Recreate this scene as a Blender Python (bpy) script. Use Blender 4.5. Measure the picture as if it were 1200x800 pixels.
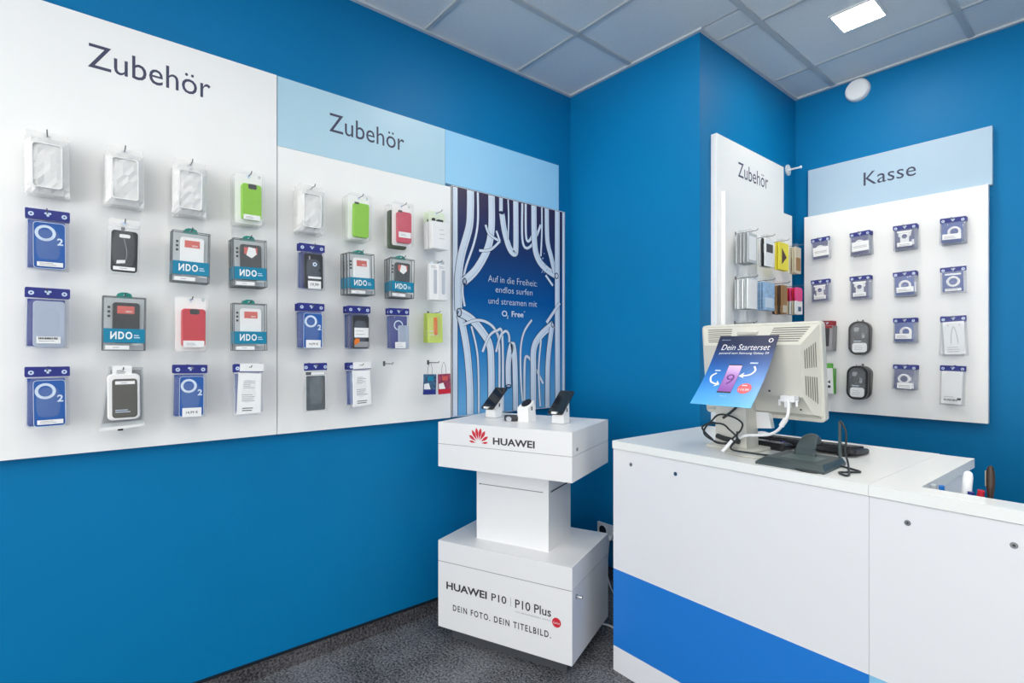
import bpy, bmesh, math, random
from mathutils import Matrix, Vector
R = random.Random(7)
PI = math.pi
for o in list(bpy.data.objects):
    bpy.data.objects.remove(o)
SC = bpy.context.scene
COL = SC.collection

# ------------------------------------------------------------------ camera, world, lights, exposure
cam_d = bpy.data.cameras.new('camera')
cam = bpy.data.objects.new('camera', cam_d)
COL.objects.link(cam)
cam.location = (0, 0, 1.25)
cam.rotation_euler = (PI / 2, 0, math.radians(50.126))
cam_d.sensor_width = 36
cam_d.lens = 18.495
cam_d.shift_y = 11.5 / 1200
cam_d.clip_start = .02
SC.camera = cam

W = bpy.data.worlds.new('world')
SC.world = W
W.use_nodes = True
W.node_tree.nodes['Background'].inputs[0].default_value = (.75, .87, 1, 1)
W.node_tree.nodes['Background'].inputs[1].default_value = .8

def area(name, loc, rot, sx, sy, power, col):
    d = bpy.data.lights.new(name, 'AREA')
    d.shape = 'RECTANGLE'; d.size = sx; d.size_y = sy; d.energy = power; d.color = col
    o = bpy.data.objects.new(name, d)
    COL.objects.link(o)
    o.location = loc; o.rotation_euler = rot
    return o
# daylight coming in through the shop window behind the camera
area('shop_window_daylight', (.2, -3.35, 1.5), (math.radians(90), 0, 0), 4.2, 2.3, 120, (1, .97, .92))
LED_STRENGTH = 66

VS = SC.view_settings
VS.view_transform = 'Standard'
VS.look = 'None'
VS.gamma = 1
VS.use_curve_mapping = False
VS.exposure = 0.1

# ------------------------------------------------------------------ materials
def srgb(r, g, b):
    def f(c):
        c /= 255
        return c / 12.92 if c <= .04045 else ((c + .055) / 1.055) ** 2.4
    return (f(r), f(g), f(b), 1)
MATS = {}
def mat(name, col, rough=.5, metal=0, alpha=1, emit=0, spec=.5, noise=0, nscale=40, bump=0, bscale=200, coat=0):
    if name in MATS: return MATS[name]
    m = bpy.data.materials.new(name); m.use_nodes = True
    nt = m.node_tree; b = nt.nodes['Principled BSDF']
    b.inputs['Base Color'].default_value = col
    b.inputs['Roughness'].default_value = rough
    b.inputs['Metallic'].default_value = metal
    b.inputs['Alpha'].default_value = alpha
    b.inputs['Specular IOR Level'].default_value = spec
    b.inputs['Coat Weight'].default_value = coat
    if emit:
        b.inputs['Emission Color'].default_value = col
        b.inputs['Emission Strength'].default_value = emit
    if noise or bump:
        tc = nt.nodes.new('ShaderNodeTexCoord')
    if noise:
        n = nt.nodes.new('ShaderNodeTexNoise'); n.inputs['Scale'].default_value = nscale; n.inputs['Detail'].default_value = 4
        nt.links.new(tc.outputs['Object'], n.inputs['Vector'])
        r = nt.nodes.new('ShaderNodeValToRGB')
        r.color_ramp.elements[0].position = .3; r.color_ramp.elements[1].position = .7
        r.color_ramp.elements[0].color = tuple(c * (1 - noise) for c in col[:3]) + (1,)
        r.color_ramp.elements[1].color = tuple(min(1, c * (1 + noise)) for c in col[:3]) + (1,)
        nt.links.new(n.outputs['Fac'], r.inputs['Fac'])
        nt.links.new(r.outputs['Color'], b.inputs['Base Color'])
    if bump:
        n2 = nt.nodes.new('ShaderNodeTexNoise'); n2.inputs['Scale'].default_value = bscale; n2.inputs['Detail'].default_value = 3
        nt.links.new(tc.outputs['Object'], n2.inputs['Vector'])
        bp = nt.nodes.new('ShaderNodeBump'); bp.inputs['Strength'].default_value = bump; bp.inputs['Distance'].default_value = .004
        nt.links.new(n2.outputs['Fac'], bp.inputs['Height'])
        nt.links.new(bp.outputs['Normal'], b.inputs['Normal'])
    MATS[name] = m
    return m
def gradient_mat(name, stops, y0, y1, rough=.3):
    # printed colour gradient running up a flat sheet (object Y axis)
    if name in MATS: return MATS[name]
    m = bpy.data.materials.new(name); m.use_nodes = True
    nt = m.node_tree; b = nt.nodes['Principled BSDF']; b.inputs['Roughness'].default_value = rough
    tc = nt.nodes.new('ShaderNodeTexCoord'); sp = nt.nodes.new('ShaderNodeSeparateXYZ'); mr = nt.nodes.new('ShaderNodeMapRange')
    mr.inputs['From Min'].default_value = y0; mr.inputs['From Max'].default_value = y1
    r = nt.nodes.new('ShaderNodeValToRGB')
    while len(r.color_ramp.elements) < len(stops): r.color_ramp.elements.new(.5)
    for e, (p, c) in zip(r.color_ramp.elements, stops): e.position = p; e.color = c
    nt.links.new(tc.outputs['Object'], sp.inputs[0]); nt.links.new(sp.outputs['Y'], mr.inputs['Value'])
    nt.links.new(mr.outputs['Result'], r.inputs['Fac']); nt.links.new(r.outputs['Color'], b.inputs['Base Color'])
    MATS[name] = m
    return m

wall_blue = mat('wall_paint_blue', srgb(2, 118, 174), .48, spec=.17, noise=.04, nscale=1.6, bump=.03, bscale=260)
wall_white = mat('wall_paint_white', srgb(225, 228, 230), .6)
board_white = mat('board_white', srgb(245, 246, 246), .42, spec=.4, noise=.01, nscale=2)
lacquer = mat('lacquer_white', srgb(235, 235, 236), .3, spec=.5)
counter_white = mat('counter_white', srgb(230, 231, 235), .38)
top_white = mat('worktop_white', srgb(238, 240, 238), .25)
seam_grey = mat('seam_grey', srgb(120, 122, 125), .6)
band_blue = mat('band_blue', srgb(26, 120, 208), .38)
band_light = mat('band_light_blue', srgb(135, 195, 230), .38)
banner_a = mat('banner_pale_blue', srgb(178, 214, 232), .4)
banner_b = mat('banner_sky_blue', srgb(150, 208, 245), .35)
banner_c = mat('banner_grey_blue', srgb(172, 198, 218), .4)
ink = mat('ink_slate', srgb(58, 62, 92), .5)
ink_k = mat('ink_dark', srgb(52, 50, 52), .5)
ink_grey = mat('ink_grey', srgb(150, 152, 160), .5)
red_logo = mat('logo_red', srgb(206, 32, 52), .4)
tile_m = mat('ceiling_tile_board', srgb(226, 231, 234), .9, noise=.02, nscale=60)
grid_m = mat('ceiling_grid_metal', srgb(188, 193, 197), .6)
trim_m = mat('ceiling_edge_trim', srgb(205, 210, 214), .5)
led_m = mat('led_diffuser', (1, .94, .84, 1), .5, emit=LED_STRENGTH)
led_frame = mat('led_frame', srgb(235, 235, 235), .4)
black = mat('plastic_black', srgb(22, 23, 26), .35)
rubber = mat('cable_black', srgb(34, 40, 42), .5)
slate = mat('plastic_slate', srgb(62, 74, 76), .38)
white_p = mat('plastic_white', srgb(238, 239, 240), .3)
paper = mat('paper_white', srgb(240, 242, 244), .6)
cream = mat('monitor_cream', srgb(206, 205, 196), .45)
cream_d = mat('monitor_vent', srgb(105, 104, 98), .7)
chrome = mat('metal_chrome', srgb(190, 192, 195), .25, metal=1)
hook_m = mat('hook_steel', srgb(110, 112, 116), .35, metal=.9)
navy = mat('card_navy', srgb(34, 44, 130), .4)
navy2 = mat('card_navy_dark', srgb(32, 36, 104), .4)
o2blue = mat('card_blue', srgb(24, 66, 150), .4, noise=.12, nscale=9)
o2pale = mat('case_blue', srgb(36, 90, 168), .25)  # even lighter blue of the phone cases inside the pouches
ice = mat('print_ice', srgb(205, 222, 240), .4)
teal = mat('band_teal', srgb(0, 128, 165), .35)
teal_g = mat('tab_green', srgb(0, 132, 122), .4)
clear = mat('clear_film', srgb(225, 232, 240), .12, alpha=.09, spec=.6)
clear2 = mat('clear_box', srgb(235, 240, 243), .1, alpha=.08, spec=.6)
milky = mat('milky_film', srgb(248, 249, 249), .25, alpha=.55)
lilac = mat('pouch_film', srgb(205, 215, 235), .12, alpha=.12, spec=.6)
edge_m = mat('box_edge', srgb(120, 125, 130), .25, alpha=.75)
green_c = mat('case_green', srgb(132, 196, 20), .4)
red_c = mat('case_red', srgb(198, 28, 50), .42)
crim_c = mat('case_crimson', srgb(196, 40, 78), .42)
olive = mat('case_dark_green', srgb(44, 70, 36), .45)
grey_c = mat('case_grey', srgb(92, 92, 88), .5)
grey_d = mat('case_charcoal', srgb(46, 49, 54), .45, noise=.15, nscale=60)
felt = mat('case_felt', srgb(86, 96, 104), .8, noise=.2, nscale=60)
frost = mat('case_frost', srgb(176, 188, 208), .3, alpha=.9)
tray = mat('tray_grey', srgb(188, 194, 198), .5)
salmon = mat('label_salmon', srgb(208, 92, 82), .45)
orange = mat('label_orange', srgb(228, 120, 40), .5)
lime = mat('card_lime', srgb(200, 220, 105), .5)
yellow = mat('card_yellow', srgb(242, 228, 60), .5)
kraft = mat('box_kraft', srgb(158, 118, 74), .6)
dark_br = mat('box_dark_brown', srgb(72, 48, 34), .6)
beige = mat('card_beige', srgb(205, 196, 175), .6)
pink = mat('card_pink', srgb(236, 60, 140), .45)
skyp = mat('card_sky', srgb(150, 185, 220), .5, noise=.25, nscale=70)
multi = mat('card_multicolour', srgb(150, 60, 90), .5, noise=.6, nscale=90)
multi2 = mat('card_blue_mix', srgb(60, 95, 130), .5, noise=.7, nscale=110)
green_e = mat('box_green', srgb(90, 175, 70), .5)
red_d = mat('box_dark_red', srgb(150, 30, 45), .5)
grey_l = mat('box_grey', srgb(150, 152, 156), .5)

def carpet_mat(name, a, b):
    m = bpy.data.materials.new(name); m.use_nodes = True
    nt = m.node_tree; bs = nt.nodes['Principled BSDF']; bs.inputs['Roughness'].default_value = .95; bs.inputs['Specular IOR Level'].default_value = .1
    tc = nt.nodes.new('ShaderNodeTexCoord')
    n = nt.nodes.new('ShaderNodeTexNoise'); n.inputs['Scale'].default_value = 105; n.inputs['Detail'].default_value = 5; n.inputs['Roughness'].default_value = .75
    n2 = nt.nodes.new('ShaderNodeTexNoise'); n2.inputs['Scale'].default_value = 5; n2.inputs['Detail'].default_value = 3
    mx = nt.nodes.new('ShaderNodeMath'); mx.operation = 'MULTIPLY_ADD'; mx.inputs[1].default_value = .25; mx.inputs[2].default_value = -.125
    ad = nt.nodes.new('ShaderNodeMath'); ad.operation = 'ADD'
    r = nt.nodes.new('ShaderNodeValToRGB')
    r.color_ramp.elements[0].position = .4; r.color_ramp.elements[0].color = a
    r.color_ramp.elements[1].position = .64; r.color_ramp.elements[1].color = b
    nt.links.new(tc.outputs['Object'], n.inputs['Vector']); nt.links.new(tc.outputs['Object'], n2.inputs['Vector'])
    nt.links.new(n2.outputs['Fac'], mx.inputs[0]); nt.links.new(mx.outputs[0], ad.inputs[0]); nt.links.new(n.outputs['Fac'], ad.inputs[1])
    nt.links.new(ad.outputs[0], r.inputs['Fac']); nt.links.new(r.outputs['Color'], bs.inputs['Base Color'])
    bp = nt.nodes.new('ShaderNodeBump'); bp.inputs['Strength'].default_value = .7; bp.inputs['Distance'].default_value = .006
    nt.links.new(n.outputs['Fac'], bp.inputs['Height']); nt.links.new(bp.outputs['Normal'], bs.inputs['Normal'])
    return m
carpet = carpet_mat('carpet_charcoal', srgb(44, 46, 51), srgb(142, 145, 150))
carpet_skirt = carpet_mat('carpet_skirting', srgb(44, 44, 48), srgb(116, 114, 118))

# ------------------------------------------------------------------ mesh helpers
class MB:
    def __init__(s): s.v = []; s.f = []
    def add(s, vs, fs):
        k = len(s.v); s.v += [tuple(v) for v in vs]; s.f += [tuple(i + k for i in f) for f in fs]; return s
    def box(s, x0, x1, y0, y1, z0, z1):
        return s.add([(x0,y0,z0),(x1,y0,z0),(x1,y1,z0),(x0,y1,z0),(x0,y0,z1),(x1,y0,z1),(x1,y1,z1),(x0,y1,z1)],
                     [(3,2,1,0),(4,5,6,7),(0,1,5,4),(1,2,6,5),(2,3,7,6),(3,0,4,7)])
    def loft(s, rings, caps=True):
        n = len(rings[0]); vs = [p for r in rings for p in r]; fs = []
        for i in range(len(rings) - 1):
            for j in range(n):
                a = i*n + j; b = i*n + (j+1) % n
                fs.append((a, b, b+n, a+n))
        if caps: fs += [tuple(range(n-1, -1, -1)), tuple(range((len(rings)-1)*n, len(rings)*n))]
        return s.add(vs, fs)
    def prism(s, poly, z0, z1, ch=0):
        xs = [p[0] for p in poly]; ys = [p[1] for p in poly]
        cx = (min(xs)+max(xs))/2; cy = (min(ys)+max(ys))/2; w = max(xs)-min(xs); h = max(ys)-min(ys)
        if ch:
            ins = [(cx+(x-cx)*(1-2*ch/w), cy+(y-cy)*(1-2*ch/h)) for x, y in poly]
            return s.loft([[(x,y,z0) for x,y in ins], [(x,y,z0+ch) for x,y in poly], [(x,y,z1-ch) for x,y in poly], [(x,y,z1) for x,y in ins]])
        return s.loft([[(x,y,z0) for x,y in poly], [(x,y,z1) for x,y in poly]])
    def rr(s, cx, cy, w, h, r, z0, z1, ch=0, seg=4): return s.prism(rrect(cx, cy, w, h, r, seg), z0, z1, ch)
    def frame(s, outer, inner, z0, z1):
        n = len(outer)
        vs = [(x,y,z0) for x,y in outer]+[(x,y,z0) for x,y in inner]+[(x,y,z1) for x,y in outer]+[(x,y,z1) for x,y in inner]
        fs = []
        for j in range(n):
            k = (j+1) % n
            fs += [(n+j,n+k,k,j), (2*n+j,2*n+k,3*n+k,3*n+j), (j,k,2*n+k,2*n+j), (n+k,n+j,3*n+j,3*n+k)]
        return s.add(vs, fs)
    def ring(s, cx, cy, rx, ry, t, z0, z1, n=24):
        return s.frame(ell(cx,cy,rx,ry,n), ell(cx,cy,rx-t,ry-t,n), z0, z1)
    def cyl(s, cx, cy, r, z0, z1, n=16): return s.prism(ell(cx,cy,r,r,n), z0, z1)
    def tube(s, pts, r, n=8, smooth=0):
        P = [Vector(p) for p in pts]
        if smooth: P = catmull(P, smooth)
        rings = []; up = None
        for i, p in enumerate(P):
            t = (P[min(i+1, len(P)-1)] - P[max(i-1, 0)]).normalized()
            if up is None:
                up = Vector((0,0,1)) if abs(t.z) < .9 else Vector((1,0,0))
            a = t.cross(up).normalized(); up = a.cross(t).normalized()
            rings.append([p + (a*math.cos(q) + up*math.sin(q))*r for q in [2*PI*j/n for j in range(n)]])
        return s.loft(rings)
    def ribbon(s, pts, w, z0, z1, taper=0):
        P = catmull([Vector((x,y,0)) for x, y in pts], 6) if len(pts) > 2 else [Vector((x,y,0)) for x, y in pts]
        L = []; Rr = []
        for i, p in enumerate(P):
            t = (P[min(i+1, len(P)-1)] - P[max(i-1, 0)]).normalized()
            nn = Vector((-t.y, t.x, 0)) * w/2
            L.append(p+nn); Rr.append(p-nn)
        k = len(P); vs = [(p.x,p.y,z1) for p in L]+[(p.x,p.y,z1) for p in Rr]
        fs = [(i+k, i+1+k, i+1, i) for i in range(k-1)]
        return s.add(vs, fs)
    def pillow(s, w, h, cy, t0, t, nx=7, ny=9, jit=0, seed=1):
        rr_ = random.Random(seed); fr = []; bk = []
        for j in range(ny+1):
            for i in range(nx+1):
                a = 2*i/nx-1; b = 2*j/ny-1
                k = (1-abs(a)**3.5)*(1-abs(b)**3.5)
                e = jit*(rr_.random()-.5)*(1 if k > 0 else 0)
                fr.append((a*w/2, cy+b*h/2, t0/2 + t*k + e)); bk.append((a*w/2, cy+b*h/2, -t0/2))
        n = nx+1; N = len(fr); fs = []
        for j in range(ny):
            for i in range(nx):
                a = j*n+i; fs += [(a,a+1,a+1+n,a+n), (N+a+n,N+a+1+n,N+a+1,N+a)]
        bd = list(range(n)) + [j*n+nx for j in range(1,ny+1)] + [ny*n+i for i in range(nx-1,-1,-1)] + [j*n for j in range(ny-1,0,-1)]
        for q in range(len(bd)):
            a = bd[q]; b = bd[(q+1) % len(bd)]; fs.append((b,a,N+a,N+b))
        return s.add(fr+bk, fs)
    def mesh(s, m, smooth=False):
        me = bpy.data.meshes.new('mesh'); me.from_pydata(s.v, [], s.f); me.update()
        bm = bmesh.new(); bm.from_mesh(me)
        if smooth != 'open': bmesh.ops.recalc_face_normals(bm, faces=bm.faces)
        bm.to_mesh(me); bm.free()
        if smooth is True:
            for p in me.polygons: p.use_smooth = True
        me.materials.append(m); return me
def rrect(cx, cy, w, h, r, seg=4):
    out = []
    for (sx, sy, a0) in ((1,1,0),(-1,1,PI/2),(-1,-1,PI),(1,-1,1.5*PI)):
        for k in range(seg+1):
            a = a0 + PI/2*k/seg
            out.append((cx+sx*(w/2-r)+r*math.cos(a), cy+sy*(h/2-r)+r*math.sin(a)))
    return out
def ell(cx, cy, rx, ry, n=24): return [(cx+rx*math.cos(2*PI*i/n), cy+ry*math.sin(2*PI*i/n)) for i in range(n)]
def catmull(P, k):
    out = []
    for i in range(len(P)-1):
        p0 = P[max(i-1,0)]; p1 = P[i]; p2 = P[i+1]; p3 = P[min(i+2,len(P)-1)]
        for j in range(k):
            t = j/k
            out.append(.5*((2*p1)+(p2-p0)*t+(2*p0-5*p1+4*p2-p3)*t*t+(3*p1-p0-3*p2+p3)*t**3))
    out.append(P[-1]); return out
def box(x0,x1,y0,y1,z0,z1,m): return MB().box(x0,x1,y0,y1,z0,z1).mesh(m)
def rr(cx,cy,w,h,r,z0,z1,m,ch=0): return MB().rr(cx,cy,w,h,r,z0,z1,ch).mesh(m)

def text(body, m, x0, y0, w=None, h=None, z=0, bold=0, thick=.0004, align='L', shear=0, spacing=1):
    # lettering as a mesh: fitted to width w and/or height h, lower-left corner at x0, y0 (or centred)
    c = bpy.data.curves.new('t', 'FONT'); c.body = body; c.size = 1; c.offset = bold; c.resolution_u = 3; c.shear = shear; c.space_character = spacing
    o = bpy.data.objects.new('t', c); COL.objects.link(o)
    dg = bpy.context.evaluated_depsgraph_get()
    me = bpy.data.meshes.new_from_object(o.evaluated_get(dg))
    bpy.data.objects.remove(o); bpy.data.curves.remove(c)
    xs = [v.co.x for v in me.vertices]; ys = [v.co.y for v in me.vertices]
    bx, by = min(xs), min(ys); bw, bh = max(xs)-bx, max(ys)-by
    sx = w/bw if w else h/bh; sy = h/bh if h else sx
    off = x0 - (bw*sx/2 if align == 'C' else 0)
    for v in me.vertices:
        v.co = ((v.co.x-bx)*sx+off, (v.co.y-by)*sy+y0, z+thick)
    me.materials.clear(); me.materials.append(m); me.name = 'mesh'
    return me

# ------------------------------------------------------------------ object helpers
def link(name, me, parent=None, M=None):
    o = bpy.data.objects.new(name, me); COL.objects.link(o)
    if parent is not None: o.parent = parent
    if M is not None: o.matrix_local = M
    return o
def tag(o, label, cat, group=None):
    o['label'] = label; o['category'] = cat
    if group: o['group'] = group
    return o
def struct(name, me, M=None):
    o = link(name, me, None, M); o['kind'] = 'structure'; return o
def spawn(parts, name, label, cat, group=None, M=None):
    e = bpy.data.objects.new(name, None); COL.objects.link(e); e.empty_display_size = .03
    if M is not None: e.matrix_world = M
    tag(e, label, cat, group)
    for p in parts:
        o = link(p[0], p[1], e)
        for q in (p[2] if len(p) > 2 else ()): link(q[0], q[1], o)
    return e
def fr(o, u, n):
    u = Vector(u); n = Vector(n); v = Vector((0,0,1)); o = Vector(o)
    return Matrix(((u.x,v.x,n.x,o.x),(u.y,v.y,n.y,o.y),(u.z,v.z,n.z,o.z),(0,0,0,1)))
T = Matrix.Translation
LEFT = fr((-2.144,0,0), (0,1,0), (1,0,0))          # front of the boards on the long left wall; x = along wall, y = height, z = out of wall
ALC = fr((-1.285,0,0), (0,1,0), (1,0,0))
KAS = fr((0,3.275,0), (1,0,0), (0,-1,0))

# ------------------------------------------------------------------ room shell
XL, YM, XA, YR, ZC = -2.174, 2.268, -1.335, 3.335, 2.757
XE, YB = 2.6, -3.5
struct('floor', box(XL-.2, XE+.2, YB-.2, YR+.2, -.1, 0, carpet))
struct('wall_left', box(XL-.15, XL, YB, YM, 0, ZC+.12, wall_blue))
struct('wall_middle', box(XL-.15, XA, YM, YR+.15, 0, ZC+.12, wall_blue))
struct('wall_right', box(XA, XE, YR, YR+.15, 0, ZC+.12, wall_blue))
struct('wall_far_side', box(XE, XE+.15, YB, YR+.15, 0, ZC+.12, wall_white))
bk = MB(); bk.box(XL-.15, XE+.15, YB-.15, YB, 0, .3).box(XL-.15, XE+.15, YB-.15, YB, 2.65, ZC+.12).box(XL-.15, -1.95, YB-.15, YB, .3, 2.65).box(2.35, XE+.15, YB-.15, YB, .3, 2.65)
struct('wall_back', bk.mesh(wall_white))
wf = MB()
for x in (-1.95, -.52, .92, 2.32): wf.box(x, x+.03, YB-.1, YB-.05, .3, 2.65)
wf.box(-1.95, 2.35, YB-.1, YB-.05, .3, .34).box(-1.95, 2.35, YB-.1, YB-.05, 2.61, 2.65)
win = struct('window_1', wf.mesh(led_frame))
for x in (-1.92, -.49, .95): link('pane', box(x, x+1.4, YB-.08, YB-.074, .34, 2.61, clear2), win)

def skirt(name, x0, x1, y0, y1):
    o = struct(name, box(x0, x1, y0, y1, 0, .062, carpet_skirt)); return o
o = skirt('baseboard_left', XL, XL+.012, YB, YM)
link('cap_strip', box(XL, XL+.014, YB, YM, .062, .067, black), o)
o = skirt('baseboard_middle', XL+.014, XA+.012, YM-.012, YM)
link('cap_strip', box(XL+.014, XA+.012, YM-.014, YM, .062, .067, black), o)
o = skirt('baseboard_alcove', XA, XA+.012, YM, YR)
o = skirt('baseboard_right', XA+.012, XE, YR-.012, YR)

# ceiling: slab, runners, cross bars, individual tiles, wall-edge trim
ceil = struct('ceiling', box(XL-.15, XE+.15, YB-.15, YR+.15, ZC+.05, ZC+.12, tile_m))
GX = [-1.725 + .6*k for k in range(-1, 9)]
GX = [XL] + [x for x in GX if XL+.1 < x < XE] + [XE]
GY = [3.017, 2.417, 1.845, 1.275, .69, .09, -.51, -1.11, -1.71, -2.31, -2.91]
GYs = [YB] + sorted(GY) + [YR]
for x in GX[1:-1]:
    link('runner', box(x-.013, x+.013, YB, YR if x > XA else YM, ZC, ZC+.02, grid_m), ceil)
LEDS = [(-.82, 2.717), (-1.425, 1.56), (-.22, 1.56), (-.82, .39), (.38, .39), (.98, 1.56), (1.58, .39), (-.82, -.81), (.38, -.81), (1.58, -.81), (.38, 2.717), (1.58, 2.717), (-1.425, -2.01), (.38, -2.01), (1.58, -2.01)]  # after the first two, unseen panels added for light and spread to even it
def inpillar(x0, x1, y0, y1): return x1 <= XA+.01 and y0 >= YM-.01
for i in range(len(GX)-1):
    for j in range(len(GYs)-1):
        x0, x1, y0, y1 = GX[i], GX[i+1], GYs[j], GYs[j+1]
        cells = [(x0, x1, y0, y1)]
        if y1 > YM and x0 < XA:
            cells = [(x0, x1, y0, YM)] if y0 < YM else []
            if x1 > XA: cells.append((XA, x1, max(y0, YM), y1))
        for (a, b, c, d) in cells:
            if b-a < .05 or d-c < .05: continue
            led = [p for p in LEDS if a < p[0] < b and c < p[1] < d]
            a += .008; b -= .008; c += .006; d -= .006
            if led:
                lx, ly = led[0]; q = .086
                m = MB().box(a, lx-q, c, d, ZC+.008, ZC+.022).box(lx+q, b, c, d, ZC+.008, ZC+.022).box(lx-q, lx+q, c, ly-q, ZC+.008, ZC+.022).box(lx-q, lx+q, ly+q, d, ZC+.008, ZC+.022).mesh(tile_m)
            else: m = box(a, b, c, d, ZC+.008, ZC+.022, tile_m)
            link('ceiling_tile', m, ceil)
        if j > 0 and y0 < YR and not inpillar(x0, x1, y0, y1):
            a = max(x0, XA) if y0 > YM else x0
            link('cross_bar', box(a+.013, x1-.013, y0-.008, y0+.008, ZC+.002, ZC+.02, grid_m), ceil)
k = 1
for (x0, x1, y0, y1) in ((XL, XL+.018, YB, YM), (XL+.018, XA+.018, YM-.018, YM), (XA, XA+.018, YM, YR), (XA+.018, XE, YR-.018, YR)):
    struct('trim_%d' % k, box(x0, x1, y0, y1, ZC-.004, ZC+.007, trim_m)); k += 1
led_me = MB().rr(0, 0, .164, .164, .004, -.003, .004).mesh(led_m)
led_fr = MB().frame(rrect(0,0,.184,.184,.006), rrect(0,0,.164,.164,.004), -.006, .006).mesh(led_frame)
led_names = {0: 'square white LED panel glowing in the ceiling above the till', 1: 'square LED ceiling panel above the phone display stand'}
for i, (x, y) in enumerate(LEDS):
    spawn([('diffuser', led_me), ('rim', led_fr)], 'ceiling_light', led_names.get(i, 'square LED ceiling panel out of view, added to light the shop'), 'ceiling light', 'LED ceiling panels', T((x, y, ZC+.006)))

# ------------------------------------------------------------------ boards and banners
def board(name, label, F, x0, x1, y0, y1, z0, z1, m, cat='board'):
    o = link(name, box(x0, x1, y0, y1, z0, z1, m), None, F)
    tag(o, label, cat); return o
b1 = board('display_board', 'large white board with dark lettering at the far left of the wall', LEFT, -1.0, .606, .929, 2.317, -.029, 0, board_white)
link('lettering', text('Zubehör', ink, .037, 2.153, w=.343, h=.077, bold=0), b1)
b2 = board('display_board', 'white board of phone cases between the far-left board and the curtain poster', LEFT, .609, 1.404, .929, 2.045, -.029, 0, board_white)
ban1 = board('sign_banner', 'pale blue banner with dark lettering above the phone cases', LEFT, .609, 1.373, 2.0465, 2.316, -.029, -.001, banner_a, 'sign')
link('lettering', text('Zubehör', ink, .811, 2.156, w=.343, h=.077, z=-.001, bold=0), ban1)
ban2 = board('sign_banner', 'plain sky blue banner above the curtain poster', LEFT, 1.3745, 2.141, 2.0585, 2.316, -.029, -.001, banner_b, 'sign')
b3 = board('display_board', 'white alcove board hung with slim accessory packs behind the monitor', ALC, 2.41, 3.164, .912, 2.024, -.02, 0, board_white)
ban3 = board('sign_board', 'tall white backing board with dark lettering, on the alcove side wall', ALC, 2.368, 3.103, .912, 2.296, -.05, -.0202, board_white, 'sign')
link('lettering', text('Zubehör', ink, 2.576, 2.131, w=.331, h=.075, z=-.0202, bold=0), ban3)
b4 = board('display_board', 'white board of small blue cable packs on the wall behind the till', KAS, -1.262, -.459, .912, 2.03, -.029, 0, board_white)
ban4 = board('sign_banner', 'grey-blue banner with dark lettering above the blue cable packs', KAS, -1.252, -.449, 2.032, 2.307, -.06, -.03, banner_c, 'sign')
link('lettering', text('Kasse', ink, -.971, 2.149, w=.232, h=.072, z=-.03, bold=0), ban4)

# ------------------------------------------------------------------ curtain poster
PX0, PX1, PY0, PY1 = 1.412, 2.192, .931, 2.056
post = bpy.data.objects.new('wall_poster', None); COL.objects.link(post)
post.matrix_world = LEFT @ T(((PX0+PX1)/2, PY0, 0))
tag(post, 'tall blue poster printed with parted white tube curtains and slogan', 'poster')
PT = T((-(PX0+PX1)/2, -PY0, 0))
grad = gradient_mat('poster_print', [(0, srgb(110, 178, 228)), (.28, srgb(48, 130, 198)), (.52, srgb(8, 82, 152)), (.74, srgb(32, 52, 104)), (1, srgb(58, 46, 76))], PY0, PY1, .25)
link('light_box_frame', box(PX0, PX1, PY0, PY1, -.03, -.001, led_frame), post, PT)
sheet = link('printed_sheet', box(PX0+.003, PX1-.003, PY0+.003, PY1-.003, -.001, 0, grad), post, PT)
tube_w = mat('print_tube_white', srgb(214, 226, 240), .3)
tube_s = mat('print_tube_shade', srgb(150, 178, 215), .3)
tube_d = mat('print_tube_line', srgb(20, 30, 70), .3)
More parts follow.
